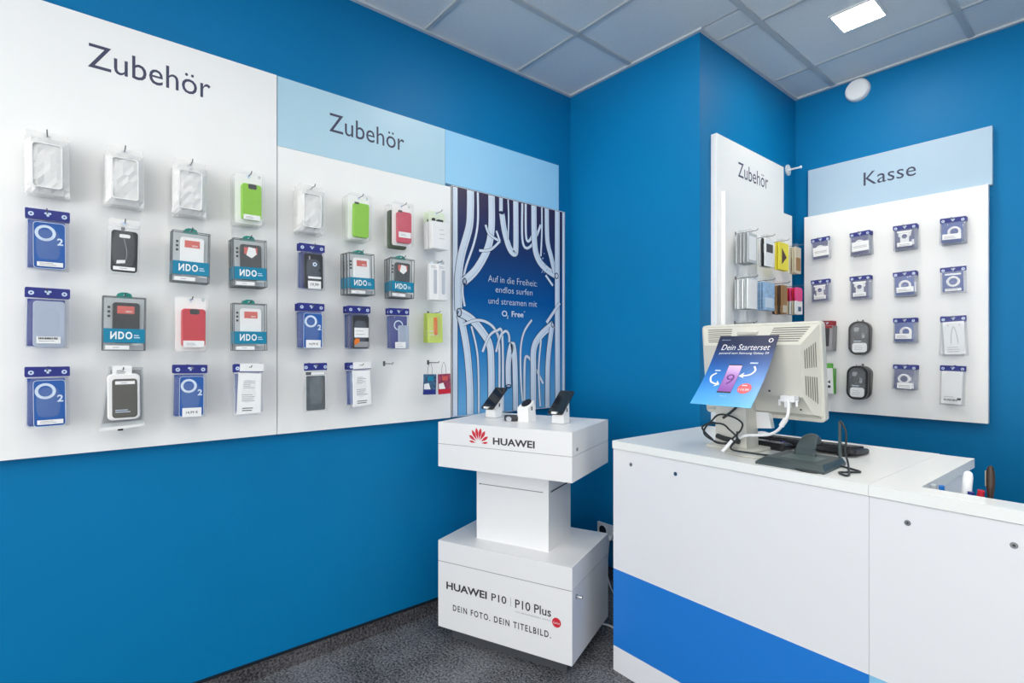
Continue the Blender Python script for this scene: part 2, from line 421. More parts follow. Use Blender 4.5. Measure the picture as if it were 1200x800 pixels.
CURVES = [(0.03, [(1.43, 2.05), (1.43, 0.936)]), (0.047, [(1.521, 2.05), (1.521, 1.963), (1.513, 1.866), (1.468, 1.726), (1.45, 1.622), (1.448, 1.543), (1.45, 1.447)]), (0.043, [(1.457, 1.431), (1.478, 1.361), (1.503, 1.235), (1.517, 1.076), (1.519, 0.936)]), (0.013, [(1.566, 2.05), (1.566, 1.898), (1.542, 1.79), (1.49, 1.657), (1.473, 1.553), (1.486, 1.472)]), (0.046, [(1.653, 2.05), (1.653, 1.887), (1.629, 1.777), (1.559, 1.664), (1.481, 1.593)]), (0.026, [(1.715, 2.05), (1.715, 1.976)]), (0.039, [(1.721, 1.971), (1.74, 1.875), (1.773, 1.795), (1.806, 1.772), (1.817, 1.81), (1.816, 2.05)]), (0.01, [(1.763, 2.05), (1.767, 1.947), (1.762, 1.836)]), (0.014, [(1.614, 1.894), (1.64, 1.848), (1.708, 1.823)]), (0.014, [(1.574, 1.758), (1.645, 1.771), (1.708, 1.823)]), (0.013, [(1.684, 1.874), (1.708, 1.823)]), (0.016, [(1.862, 2.048), (1.862, 1.859), (1.891, 1.81), (1.944, 1.848), (1.998, 1.953)]), (0.016, [(1.886, 2.049), (1.888, 1.884), (1.905, 1.849), (1.936, 1.891), (1.952, 1.972)]), (0.042, [(1.946, 2.05), (1.951, 1.844), (1.98, 1.759), (2.041, 1.711), (2.123, 1.679)]), (0.012, [(2.006, 2.05), (2.006, 1.914), (1.998, 1.779)]), (0.035, [(2.043, 2.05), (2.048, 1.875), (2.076, 1.788), (2.106, 1.701)]), (0.041, [(2.126, 2.05), (2.126, 1.684), (2.129, 0.936)]), (0.02, [(2.176, 2.05), (2.176, 0.936)]), (0.015, [(2.035, 1.676), (2.091, 1.622)]), (0.046, [(1.45, 1.443), (1.524, 1.411), (1.594, 1.348), (1.64, 1.28), (1.65, 1.169), (1.651, 0.936)]), (0.015, [(1.476, 1.381), (1.554, 1.406), (1.624, 1.397), (1.676, 1.359), (1.702, 1.276), (1.702, 0.936)]), (0.015, [(1.594, 1.247), (1.634, 1.325), (1.687, 1.357), (1.723, 1.326), (1.727, 0.936)]), (0.015, [(1.681, 1.247), (1.708, 1.326), (1.745, 1.356), (1.767, 1.336), (1.77, 1.298)]), (0.039, [(1.764, 1.065), (1.764, 1.192), (1.789, 1.287), (1.806, 1.217), (1.813, 1.029), (1.813, 0.936)]), (0.014, [(1.93, 1.422), (1.874, 1.355), (1.849, 1.26), (1.851, 1.096), (1.862, 0.983)]), (0.016, [(1.876, 0.983), (1.878, 1.19), (1.899, 1.221), (1.944, 1.172), (2.014, 1.071)]), (0.045, [(2.093, 1.404), (1.998, 1.34), (1.946, 1.269), (1.941, 1.146), (1.941, 0.936)]), (0.02, [(2.145, 1.527), (2.041, 1.411)]), (0.014, [(1.998, 1.313), (1.98, 1.145), (1.992, 0.945)]), (0.037, [(2.081, 1.385), (2.051, 1.188), (2.047, 0.936)]), (0.012, [(1.524, 1.375), (1.559, 1.251), (1.569, 1.106), (1.57, 0.937)])]
for i, (w, pts) in enumerate(CURVES):
    z = .0004 + .00012*i
    w *= .9
    link('printed_tube', MB().ribbon(pts, w, 0, z+.00006).mesh(tube_w, 'open'), sheet)
    link('tube_outline', MB().ribbon(pts, w+(.007 if w > .02 else .004), 0, z).mesh(tube_d, 'open'), sheet)
    if w > .03 and len(pts) > 2: link('tube_fold_line', MB().ribbon([(x+w*.27, y) for x, y in pts], .0022, 0, z+.00009).mesh(tube_s, 'open'), sheet)
zt = .0052
for (x, y, rx, ry) in ((1.45, 1.44, .016, .022), (1.483, 1.592, .012, .02), (2.118, 1.68, .016, .018), (1.764, 1.066, .02, .011), (1.716, 1.973, .016, .008), (2.088, 1.402, .014, .018)):
    link('tube_end', MB().ring(x, y, rx, ry, .005, zt-.0004, zt).mesh(tube_d), sheet)
for q in range(12):
    link('printed_dot', MB().cyl(2.0+.05*R.random(), 1.68+.14*R.random(), .003+.002*R.random(), zt-.0006, zt-.0002, 8).mesh(tube_s), sheet)
for (t_, x, y, w, h, bo) in (('Auf in die Freiheit:', 1.797, 1.606, .338, .034, -.01), ('endlos surfen', 1.804, 1.555, .256, .032, -.01), ('und streamen mit', 1.798, 1.494, .335, .032, -.01), ('O  Free', 1.792, 1.432, .15, .031, .02)):
    link('lettering', text(t_, tube_w, x, y, w=w, h=h, z=zt, bold=bo, align='C'), sheet)
link('lettering', text('2', tube_w, 1.751, 1.422, h=.016, z=zt, bold=.02), sheet)
link('superscript_ring', text('o', tube_w, 1.87, 1.459, h=.008, z=zt), sheet)

# ------------------------------------------------------------------ hanging packages
def lines(x0, x1, y0, dy, n, m, z, h=.0016, seed=3):
    r_ = random.Random(seed); b = MB()
    for i in range(n):
        b.box(x0, x0+(x1-x0)*(.55+.45*r_.random()), y0-dy*i, y0-dy*i+h, z, z+.0003)
    return b.mesh(m)
def bars(x0, x1, y0, y1, z, m, n=14, seed=5):
    r_ = random.Random(seed); b = MB(); x = x0
    while x < x1:
        w = .0008+.0018*r_.random(); b.box(x, min(x+w, x1), y0, y1, z, z+.0003); x += w+.0008+.0014*r_.random()
    return b.mesh(m)
GROM = MB().ring(-.037, -.004, .0065, .0065, .004, .0016, .0022, 12).ring(.037, -.004, .0065, .0065, .004, .0016, .0022, 12).mesh(ice)
NOTCH = MB().rr(0, .001, .016, .006, .003, .0016, .0022).rr(0, -.004, .006, .008, .002, .0016, .0024).mesh(ice)
def header(w=.1, m=navy, y0=-.017, y1=.012, gx=True):
    subs = [('hang_slot', NOTCH)]
    if gx: subs.append(('grommet', GROM))
    return ('header', MB().rr(0, (y0+y1)/2, w, y1-y0, .003, -.0015, .0015).mesh(m), subs)
def pouch(t=.014, card=o2blue, case=o2pale, border=ice, logo=True, sticker=(0, -.152, .056, .014), price=None, extra=(), film=lilac, cy=-.092, h=.148, w=.096, cardw=.082, head=navy):
    zf = t-.001
    P = [header(.1, head),
         ('card_insert', box(-cardw/2-.003, cardw/2-.003, cy-h/2+.006, cy+h/2-.004, .0005, .002, card))]
    if case:
        sub = []
        if border: sub.append(('case_edge', MB().frame(rrect(.003, cy-.003, .072, .136, .009), rrect(.003, cy-.003, .0695, .1335, .008), zf-.002, zf-.0012).mesh(border)))
        P.append(('phone_case', rr(.003, cy-.003, .0712, .1352, .009, .002, zf-.002, case, .0012), sub))
    if logo:
        P.append(('lettering', MB().ring(-.006, cy+.033, .0235, .0235, .0075, zf-.0015, zf-.0004).mesh(ice)))
        P.append(('lettering', text('2', ice, .02, cy+.0, h=.021, z=zf-.0005, bold=.03)))
    if sticker:
        x, y, sw, sh = sticker
        sub = [('print_lines', lines(x-sw*.4, x+sw*.4, y+sh*.15, sh*.34, 2, ink_grey, zf+.0006, .0014))] if not price else [('price_print', text(price, ink_k, x, y-sh*.2, w=sw*.62, z=zf+.0006, bold=.01, align='C'))]
        P.append(('sticker', box(x-sw/2, x+sw/2, y-sh/2, y+sh/2, zf, zf+.0005, paper), sub))
    P += list(extra)
    P.append(('bag', MB().pillow(w, h, cy, .002, t-.002).mesh(film, True)))
    return P
def case_prism(m, cx, cy, w, h, z0, z1, r=.009): return MB().rr(cx, cy, w, h, r, z0, z1, .002).mesh(m)
def mirrored(me):
    xs = [v.co.x for v in me.vertices]; k = min(xs)+max(xs)
    for v in me.vertices: v.co.x = k-v.co.x
    me.flip_normals(); return me
def ndo(t=.024, phone=white_p, label=salmon, lab2=None):
    w, y0, y1 = .108, -.172, -.004
    P = [('hang_tab', MB().prism([(-.022,-.006),(.022,-.006),(.017,.008),(.008,.012),(-.008,.012),(-.017,.008)], 0, .003).mesh(teal_g), [('hang_hole', MB().cyl(0, .003, .003, .003, .0035, 10).mesh(ice))])]
    P.append(('tray', box(-w/2+.003, w/2-.003, y0+.003, y1-.003, .001, .004, tray)))
    sub = [('phone_label', box(-.019, .025, -.056, -.032, t-.008, t-.0072, label), )]
    P.append(('phone_case', case_prism(phone, .004, -.085, .07, .128, .004, t-.008), sub))
    P.append(('label_print', text('NDO', paper, .003, -.052, w=.016, z=t-.0072, bold=.02)))
    if lab2: P.append(('white_tag', MB().prism([(-.012,-.06),(.006,-.07),(.022,-.055),(.018,-.034),(-.004,-.03)], t-.007, t-.0064).mesh(paper)))
    dots = MB()
    for i in range(3): dots.box(-.043, -.036, -.04-i*.014, -.033-i*.014, .004, .0065)
    P.append(('side_feature', dots.mesh(black)))
    e = MB(); q = .0012
    for x in (-w/2, w/2):
        for z in (0, t): e.box(x-q, x+q, y0, y1, z-q, z+q)
        for y in (y0, y1): e.box(x-q, x+q, y-q, y+q, 0, t)
    for y in (y0, y1):
        for z in (0, t): e.box(-w/2, w/2, y-q, y+q, z-q, z+q)
    P.append(('box_edges', e.mesh(edge_m)))
    P.append(('clear_box', box(-w/2, w/2, y0, y1, 0, t, clear2)))
    z = t+.0008
    P.append(('band', box(-w/2-.001, w/2+.001, -.148, -.104, -.0008, z, teal), [('lettering', mirrored(text('N', paper, -.036, -.137, w=.016, h=.024, z=z, bold=.03))), ('lettering', text('D', paper, -.016, -.137, w=.015, h=.024, z=z, bold=.03)), ('lettering', text('O', paper, .002, -.137, w=.018, h=.024, z=z, bold=.03)), ('small_print', lines(.024, .044, -.126, .007, 2, ice, z, .003))]))
    P.append(('sticker', box(-w/2+.006, .012, -.169, -.157, z, z+.0005, paper), [('print_lines', lines(-.03, -.005, -.164, .004, 1, ink_grey, z+.0006))]))
    P.append(('silver_seal', box(.02, .046, -.156, -.15, z, z+.0005, tray)))
    return P
def blister(t=.028, case=green_c, cw=.066, chh=.128, cam=True, sticker=(0, -.152, .056, .018), cam2=False):
    w, h, cy = .098, .19, -.083
    P = [('backing_card', rr(0, cy, w-.008, h-.01, .008, .0005, .002, board_white), [('hang_slot', NOTCH)])]
    sub = []
    if cam: sub.append(('camera_cutout', rr(.008, cy+.042, .028, .018, .005, t-.006, t-.0052, black)))
    if cam2: sub.append(('camera_cutout', rr(-.016, cy+.055, .02, .009, .004, t-.006, t-.0052, black)))
    P.append(('phone_case', case_prism(case, .006, cy-.012, cw, chh, .002, t-.006, .01), sub))
    if sticker:
        x, y, sw, sh = sticker
        P.append(('sticker', box(x+.006-sw/2, x+.006+sw/2, y-sh/2, y+sh/2, t-.0055, t-.0048, paper), [('print_lines', lines(x-.015, x+.02, y+.001, .005, 2, ink_grey, t-.0048))]))
    P.append(('brand_mark', MB().ring(.036, .002, .004, .005, .0016, .002, .0026, 12).mesh(teal_g)))
    P.append(('blister_shell', MB().rr(0, cy, w, h, .012, 0, t, .005).mesh(clear2)))
    return P
def clear_bag(t=.026, w=.1, seed=1, dark=False):
    P = [('header', MB().rr(0, -.002, w*.92, .026, .003, 0, .0015).mesh(milky), [('hang_slot', MB().rr(0, .0, .018, .005, .002, .0016, .0022).mesh(tray))]),
         ('card_insert', box(-.034, .034, -.155, -.022, .001, .003, paper, ), [('print_lines', lines(-.02, .02, -.04, .012, 6, tray, .0031, .001, seed))]),
         ('phone_case', MB().frame(rrect(0, -.09, .068, .13, .009), rrect(0, -.09, .063, .125, .008), .003, t-.006).mesh(white_p))]
    P.append(('bag', MB().pillow(w, .165, -.088, .002, t-.004, jit=.006, seed=seed).mesh(milky, False)))
    return P
def white_card(t=.012, seed=2):
    return [header(.1, navy), ('fold_flap', box(-.03, .05, -.014, .014, .002, .003, paper), [('hang_slot', NOTCH)]),
            ('card_insert', MB().prism([(-.036,-.168),(.042,-.164),(.04,-.022),(-.034,-.02)], .002, t-.002).mesh(paper),
             [('print_lines', lines(-.018, .022, -.05, .006, 5, ink_grey, t-.0019, .0018, seed)), ('print_lines', lines(-.022, .03, -.1, .007, 4, ink_grey, t-.0019, .0022, seed+1)), ('print_lines', lines(-.02, .034, -.148, .008, 2, ink_k, t-.0019, .003, seed+2))]),
            ('bag', MB().pillow(.096, .165, -.09, .002, t-.002, jit=.001, seed=seed).mesh(clear, True))]

def wall_stack(F, x, top, d, parts_list, t, name, labels, cat, group, hole=.012, tilt=1.2, hook_parent=None, hooklen=None, yaw=2.0, n=None):
    """packages one behind another on a peg hook; parts_list[0] is the front package"""
    y = top - hole
    for i in range(len(labels)):
        pk = parts_list[min(i, len(parts_list)-1)]
        ang = math.radians(R.uniform(-tilt, tilt)); yw = math.radians(R.uniform(-yaw, yaw))
        M = F @ T((x+R.uniform(-.0015,.0015), y, d-t*(i+1))) @ Matrix.Rotation(ang, 4, 'Z') @ Matrix.Rotation(yw, 4, 'Y')
        spawn(pk, name, labels[i], cat, group, M)
    hook(F, x, y+.001, d+.016, hook_parent)
def hook(F, x, y, L, parent):
    b = MB().tube([(x, y, 0), (x, y, L-.006), (x, y+.003, L-.001), (x, y+.007, L+.002)], .0017, 6).rr(x, y, .01, .022, .003, 0, .002)
    link('hook', b.mesh(hook_m), parent)
ORD = ['', 'second', 'third', 'fourth', 'fifth', 'sixth', 'seventh', 'eighth']
def labs(front, short, n): return [front] + ['%s, %s package back on its hook' % (short, ORD[i]) for i in range(1, n)]

G1 = 'packages hanging on the large left board'
G2 = 'packages hanging on the board beside the poster'
ROW = [1.897, 1.668, 1.437, 1.204]
cx1 = [-.057, .127, .309, .491]; cx2 = [.716, .911, 1.103, 1.288]
D = .09
cb = [clear_bag(seed=s) for s in (1, 2, 3)]
S = lambda x, r, parts, t, name, cat, front, short, n, bd=b1, G=G1, **k: wall_stack(LEFT, x, ROW[r], D, parts, t, name, labs(front, short, n), cat, G, hook_parent=bd, **k)
# large board, top row
S(cx1[0], 0, [cb[0], cb[1]], .026, 'phone_case_bag', 'phone case', 'clear bagged phone case, top left corner of the large board', 'clear bag at the top left of the large board', 3)
S(cx1[1], 0, [cb[1], cb[2]], .026, 'phone_case_bag', 'phone case', 'wrinkled clear bag hanging above the bagged black case', 'clear bag above the bagged black case', 3)
S(cx1[2], 0, [cb[2], cb[0]], .026, 'phone_case_bag', 'phone case', 'clear bagged white case left of the upper-left green case', 'clear bag left of the upper-left green case', 3)
gb = blister(case=green_c)
S(cx1[3], 0, [gb], .029, 'phone_case_blister', 'phone case', 'green phone case with camera cutout and white sticker, near the board joint', 'boxed green case near the board joint', 3)
# second row
ob = pouch(sticker=(.004, -.15, .058, .013))
S(cx1[0], 1, [ob, ob], .022, 'phone_case_pouch', 'phone case', 'blue phone case pouch, upper one in the leftmost column', 'blue pouch, upper in the leftmost column', 2)
bk_bag = [('header', MB().rr(0, 0, .08, .024, .003, 0, .0015).mesh(milky), [('hang_slot', NOTCH)]),
          ('phone_case', case_prism(grey_d, .002, -.09, .068, .13, .001, .011), [('cutout_label', rr(.002, -.042, .028, .011, .004, .011, .0116, paper)), ('case_crease', MB().ribbon([(.0, -.05), (.008, -.09), (.006, -.115)], .0015, 0, .0114).mesh(grey_l, 'open'))]),
          ('sticker', box(-.026, .03, -.15, -.139, .0112, .0117, paper), [('print_lines', lines(-.01, .02, -.145, .004, 1, ink_grey, .0118))]),
          ('price_tag', MB().prism([(-.018,-.131),(.004,-.127),(.005,-.117),(-.017,-.12)], .0112, .0117).mesh(paper)),
          ('bag', MB().pillow(.084, .165, -.082, .002, .014).mesh(clear, True))]
S(cx1[1], 1, [bk_bag], .02, 'phone_case_bag', 'phone case', 'black phone case in a clear bag with white sticker', '', 1)
nw, nb, nbt = ndo(phone=white_p), ndo(phone=black), ndo(phone=grey_d, lab2=True)
S(cx1[2], 1, [nw, nb], .026, 'phone_case_box', 'phone case', 'clear box with white case and teal band, above the boxed red case', 'clear teal-banded box above the boxed red case', 2)
S(cx1[3], 1, [nbt, nb], .026, 'phone_case_box', 'phone case', 'clear box with black case and teal band, below the upper-left green case', 'clear teal-banded box below the upper-left green case', 3)
# third row
of = pouch(case=frost, logo=False, border=None, sticker=(.002, -.142, .054, .02), card=navy, extra=[('barcode', bars(-.02, .022, -.14, -.134, .0142, ink_k))])
S(cx1[0], 2, [of, ob], .022, 'phone_case_pouch', 'phone case', 'navy pouch with frosted clear case and barcode sticker, leftmost column', 'navy pouch behind the frosted case, leftmost column', 2)
S(cx1[1], 2, [nb, nb], .026, 'phone_case_box', 'phone case', 'clear box with black case, red label and teal band, above the grey case', 'clear teal-banded box above the grey case', 2)
rb = blister(case=red_c, cw=.07, sticker=(0, -.15, .062, .022))
S(cx1[2], 2, [rb], .029, 'phone_case_blister', 'phone case', 'red phone case in a clear blister with a white sticker', '', 1)
S(cx1[3], 2, [nw, nb], .026, 'phone_case_box', 'phone case', 'clear box with white case and teal band, above a white bagged card', 'clear teal-banded box above a white bagged card', 2)
# bottom row
S(cx1[0], 3, [ob, ob], .022, 'phone_case_pouch', 'phone case', 'blue phone case pouch, bottom left corner of the large board', 'blue pouch at the bottom left corner', 2)
gc = [('hang_card', MB().rr(0, -.004, .05, .034, .005, .006, .008).mesh(paper), [('hang_slot', NOTCH), ('print_lines', lines(-.014, .014, -.004, .005, 3, ink_k, .0081, .002))]),
      ('white_frame', MB().rr(.004, -.086, .084, .146, .014, .002, .014, .003).mesh(white_p)),
      ('phone_case', case_prism(grey_c, .006, -.09, .064, .122, .012, .018), [('brand_print', lines(-.018, .03, -.128, .006, 2, ice, .0181, .0022))]),
      ('sticker', box(-.018, .032, -.046, -.036, .0182, .0188, paper), [('print_lines', lines(-.004, .02, -.042, .004, 1, ink_grey, .0189))])]
D2 = .09
wall_stack(LEFT, .122, ROW[3], D, [gc], .022, 'phone_case_pack', ['grey phone case in a white frame, bottom row'], 'phone case', G1, hook_parent=b1)
sc = [('card', MB().prism([(-.052,-.195),(.06,-.188),(.058,0.0),(-.03,.004)], 0, .004).mesh(tray), [('dark_side', MB().prism([(-.047,-.175),(.055,-.17),(.053,-.008),(-.026,-.006)], .004, .0046).mesh(grey_l))]),
      ('lower_edge', MB().prism([(-.054,-.197),(.06,-.19),(.061,-.182),(-.052,-.187)], 0, .012).mesh(white_p)), ('clip', box(-.008, .006, -.2, -.194, 0, .006, black))]
spawn(sc, 'silver_card', 'slanted silver card behind the grey phone case, bottom row', 'card', G1, LEFT @ T((.118, ROW[3]-.006, D-.034)))
op = pouch(sticker=(.004, -.148, .056, .03), price='14,99 €')
S(cx1[2], 3, [op, ob], .022, 'phone_case_pouch', 'phone case', 'blue pouch with a large price sticker, below the boxed red case', 'blue pouch below the boxed red case', 2)
wc = white_card()
S(cx1[3], 3, [wc, ob], .018, 'phone_case_pouch', 'phone case', 'white folded card in a clear bag, bottom right of the large board', 'navy pouch behind the white bagged card, large board', 2, tilt=2)
# second board
S2 = lambda *a, **k: S(*a, bd=b2, G=G2, **k)
S2(cx2[0], 0, [cb[0], cb[2]], .026, 'phone_case_bag', 'phone case', 'clear bagged white case, top left of the board beside the poster', 'clear bag, top left of the board beside the poster', 3)
gb2 = blister(case=green_c, cam=False, cam2=True, sticker=None, chh=.14)
S2(cx2[1], 0, [gb2], .029, 'phone_case_blister', 'phone case', 'plain green phone case left of the crimson case', 'boxed green case left of the crimson case', 3)
cr = blister(case=crim_c, cam=False, cam2=True, chh=.135, sticker=(.0, -.128, .058, .024)); ol = blister(case=olive, cam=False, sticker=None, cw=.085, chh=.165)
S2(cx2[2]+.004, 0, [cr], .029, 'phone_case_blister', 'phone case', 'crimson phone case in a clear blister with white sticker', '', 1)
spawn(ol, 'phone_case_blister', 'dark green phone case behind the crimson one', 'phone case', G2, LEFT @ T((cx2[2]-.014, ROW[0]-.02, D-.06)))
chg = [('box_body', MB().rr(0, -.105, .088, .125, .004, 0, .03, .002).mesh(white_p), [('print_lines', lines(-.005, .032, -.08, .02, 3, ink_grey, .0302, .0016))]),
       ('hang_card', MB().rr(0, -.02, .088, .055, .005, 0, .002).mesh(mat('card_pale_green', srgb(222, 234, 212), .5)), [('hang_slot', NOTCH)]),
       ('plug', MB().rr(.012, -.036, .03, .014, .004, .002, .016).rr(-.02, -.034, .014, .02, .003, .002, .01).mesh(grey_d))]
S2(cx2[3], 0, [chg], .034, 'charger_box', 'charger', 'white charger box with black plug, top right of the board', 'white charger box at the top right of the board', 2, yaw=3)
obk = pouch(case=grey_d, logo=False, border=None, sticker=(.004, -.148, .05, .03), price='19,99', card=navy2, extra=[('camera_ring', MB().ring(.006, -.068, .008, .008, .004, .0128, .0136).mesh(ice)), ('flash_mark', rr(-.014, -.044, .005, .014, .002, .0128, .0134, grey_l)), ('dark_dot', MB().cyl(.026, -.09, .005, .0128, .0134).mesh(black)), ('upper_sticker', box(-.02, .03, -.124, -.116, .0132, .0138, paper))])
S2(cx2[0], 1, [obk, ob], .022, 'phone_case_pouch', 'phone case', 'navy pouch with dark case and round camera opening', 'navy pouch behind the dark case with camera opening', 2)
S2(cx2[1], 1, [nw, nb], .026, 'phone_case_box', 'phone case', 'clear box with white case and teal band, below the plain green case', 'clear teal-banded box below the plain green case', 3)
S2(cx2[2], 1, [nbt, nb], .026, 'phone_case_box', 'phone case', 'clear teal-banded box with black case and white tag, below the crimson case', 'clear teal-banded box below the crimson case', 3)
lb = [('box_body', MB().rr(0, -.09, .05, .165, .003, 0, .026, .0015).mesh(white_p), [('window', rr(.004, -.09, .018, .11, .006, .0258, .0266, mat('window_grey', srgb(190, 196, 206), .3))), ('print_lines', lines(-.018, .014, -.02, .006, 2, ink_grey, .0268))]), ('hang_card', MB().rr(0, .0, .05, .024, .004, 0, .002).mesh(tray), [('hang_slot', NOTCH)])]
for i, (dx, dd) in enumerate(((.014, D), (-.024, D-.004), (.01, D-.034))):
    spawn(lb, 'cable_box', ['slim white cable box, front one beside the poster', 'slim white cable box, left of the front one beside the poster', 'slim white cable box behind the other two beside the poster'][i], 'cable box', G2, LEFT @ T((cx2[3]+dx, ROW[1]-.012, dd-.028)) @ Matrix.Rotation(math.radians((2, -3, 0)[i]), 4, 'Y'))
hook(LEFT, cx2[3], ROW[1]-.011, D+.016, b2)
op2 = pouch(sticker=(.004, -.146, .056, .03), price='14,99 €')
S2(cx2[0], 2, [op2, ob], .022, 'phone_case_pouch', 'phone case', 'blue pouch with price sticker, beside the board joint', 'blue pouch beside the board joint', 3)
obl = pouch(case=grey_d, logo=False, border=None, sticker=(.004, -.098, .062, .04), card=navy2, extra=[('silver_band', box(-.027, .035, -.158, -.135, .0122, .0128, grey_l)), ('orange_label', MB().prism([(-.027,-.15),(-.006,-.14),(-.004,-.124),(-.02,-.122),(-.027,-.13)], .013, .0136).mesh(orange))])
S2(cx2[1], 2, [obl, obl, ob], .022, 'phone_case_pouch', 'phone case', 'navy pouch with black case, white label and orange patch', 'navy pouch behind the orange-patched one', 3)
obf = pouch(case=None, logo=False, sticker=(.0, -.148, .05, .026), card=navy, extra=[('ring_print', MB().ring(-.004, -.062, .022, .022, .005, .004, .0048).mesh(ice)), ('phone_case', case_prism(frost, .018, -.112, .05, .1, .002, .011), )])
S2(1.09, 2, [obf, ob], .022, 'phone_case_pouch', 'phone case', 'navy pouch with pale case outline, above the empty hook', 'navy pouch above the empty hook', 2)
lm = [('card', MB().rr(0, -.068, .08, .135, .004, 0, .003).mesh(lime), [('hang_slot', NOTCH), ('print_lines', lines(-.03, .03, -.085, .016, 2, paper, .0031, .004))]),
      ('stick', MB().rr(.0, -.06, .016, .08, .006, .003, .012, .002).mesh(orange)), ('blister', MB().pillow(.07, .12, -.07, .002, .014).mesh(clear, True))]
S2(1.278, 2, [lm, lm], .03, 'stylus_card', 'stylus', 'small lime blister card with an orange stick', 'lime blister card with orange stick', 2)
fg = [header(.088, navy), ('top_label', box(-.038, .036, -.034, -.022, .002, .0026, grey_d), [('white_label', box(-.018, .034, -.033, -.023, .0026, .0032, paper))]),
      ('phone_case', case_prism(felt, -.002, -.104, .072, .134, .001, .008, .005), [('rib', box(.02, .026, -.165, -.045, .0078, .0084, grey_c))]),
      ('bag', MB().pillow(.086, .165, -.094, .002, .009).mesh(clear, True))]
S2(.728, 3, [fg], .016, 'phone_case_pouch', 'phone case', 'slim charcoal ribbed case pouch in the bottom row', '', 1)
wc2 = white_card(seed=8)
S2(cx2[1], 3, [wc2, ob], .018, 'phone_case_pouch', 'phone case', 'white printed card in a clear bag, left of the empty hook', 'navy pouch behind the white card near the empty hook', 3, tilt=2)
hook(LEFT, 1.055, ROW[3]-.008, .085, b2)
def mini(m1, m2, m3): return [('wire_loop', MB().tube([(-.012,-.052,.001),(-.01,-.02,.001),(0,.002,.001),(.01,-.02,.001),(.012,-.052,.001)], .0008, 6, 4).mesh(hook_m)), ('card', MB().rr(0, -.098, .066, .092, .002, 0, .003).mesh(m1), [('print_block', box(-.032, .03, -.142, -.122, .003, .0034, m2)), ('white_block', MB().prism([(-.03,-.12),(.004,-.12),(-.006,-.092),(-.03,-.096)], .003, .0034).mesh(paper)), ('dark_block', box(-.012, .018, -.082, -.062, .003, .0034, m3))])]
spawn(mini(multi, red_c, salmon), 'phone_charm_card', 'small red patterned card on a wire loop, nearest the poster', 'card', G2, LEFT @ T((1.31, ROW[3]-.006, D-.005)) @ Matrix.Rotation(.03, 4, 'Z'))
spawn(mini(multi2, navy, teal), 'phone_charm_card', 'small blue patterned card on a wire loop, bottom row', 'card', G2, LEFT @ T((1.245, ROW[3]-.006, D-.016)) @ Matrix.Rotation(-.03, 4, 'Z'))
hook(LEFT, 1.278, ROW[3]-.006, D+.006, b2)

# ------------------------------------------------------------------ board behind the till
GK = 'packages hanging on the board behind the till'
lilac2 = mat('small_pouch_film', srgb(215, 222, 238), .1, alpha=.24, spec=.7)
def small(seed=1, ring=True, lab=(.0, -.082, .07, .026), t=.013, white=False, tall=0, rx=.0):
    h = .1+tall; cy = -.014-h/2
    P = [header(.098, navy, -.012, .01)]
    P.append(('card_insert', box(-.041, .037, cy-h/2+.006, cy+h/2, .0005, .002, o2blue if seed % 2 else navy2)))
    if ring: P.append(('cable_coil', MB().ring(rx, cy+.004, .025, .025, .009, .002, t-.002).mesh(white_p)))
    if lab:
        x, y, w, hh = lab
        P.append(('sticker', box(x-w/2, x+w/2, y-hh/2, y+hh/2, t-.001, t-.0004, paper), [('print_lines', lines(x-w*.4, x+w*.4, y, .007, 2, ink_grey, t-.0003, .0022, seed))]))
    if white: P.append(('top_print', box(-.03, .03, cy+h/2-.016, cy+h/2-.008, t-.002, t-.0014, paper)))
    P.append(('bag', MB().pillow(.096, h+.004, cy, .002, t-.002).mesh(lilac2, True)))
    return P
def adapter():
    P = small(2, False, (.0, -.09, .06, .02), white=True)
    P.insert(2, ('plug_block', MB().rr(0, -.058, .036, .05, .006, .002, .011, .002).rr(0, -.04, .05, .02, .004, .002, .009).mesh(white_p), [('dark_centre', MB().cyl(0, -.05, .011, .011, .0116).mesh(navy2))]))
    return P
sm = [small(1), small(2, lab=(.004, -.07, .08, .05)), adapter(), small(3, rx=.008), small(4, lab=None, white=True)]
def K(x, top, parts, name, cat, front, short, n, t=.013, d=.06, **k):
    wall_stack(KAS, x, top, d, parts, t, name, labs(front, short, n), cat, GK, hook_parent=b4, yaw=6, tilt=3, **k)
kx = [-1.16, -.965, -.768, -.579]; kr = [1.891, 1.655, 1.42, 1.183]
K(kx[0], kr[0], [sm[1]], 'cable_pouch', 'cable', 'small navy cable pouch with big white label, top left behind till', '', 1)
K(kx[1], kr[0], [sm[1], sm[0]], 'cable_pouch', 'cable', 'navy cable pouch, top row, second from the left behind till', 'navy pouch, top row second column behind till', 4)
K(kx[2], kr[0], [sm[2], sm[0]], 'cable_pouch', 'cable', 'navy plug pouch, top row, third from the left behind till', 'navy pouch, top row third column behind till', 4)
K(kx[3], kr[0], [sm[3], sm[0]], 'cable_pouch', 'cable', 'navy pouch with white cable ring, top right behind till', 'navy pouch, top right behind till', 4)
K(kx[0], kr[1], [adapter(), sm[0]], 'cable_pouch', 'cable', 'small navy pouch, second row, leftmost behind till', 'navy pouch, second row leftmost behind till', 2)
K(kx[1], kr[1], [sm[2], sm[0]], 'cable_pouch', 'cable', 'navy plug pouch above the upper black oval pack', 'navy pouch above the upper black oval pack', 3)
K(kx[2], kr[1], [sm[0], sm[1]], 'cable_pouch', 'cable', 'navy cable pouch, second row, third from the left behind till', 'navy pouch, second row third column behind till', 4)
K(kx[3], kr[1], [small(5, lab=(.0, -.1, .06, .012), white=True)], 'cable_pouch', 'cable', 'navy pouch with white ring, second row, rightmost behind till', '', 1)
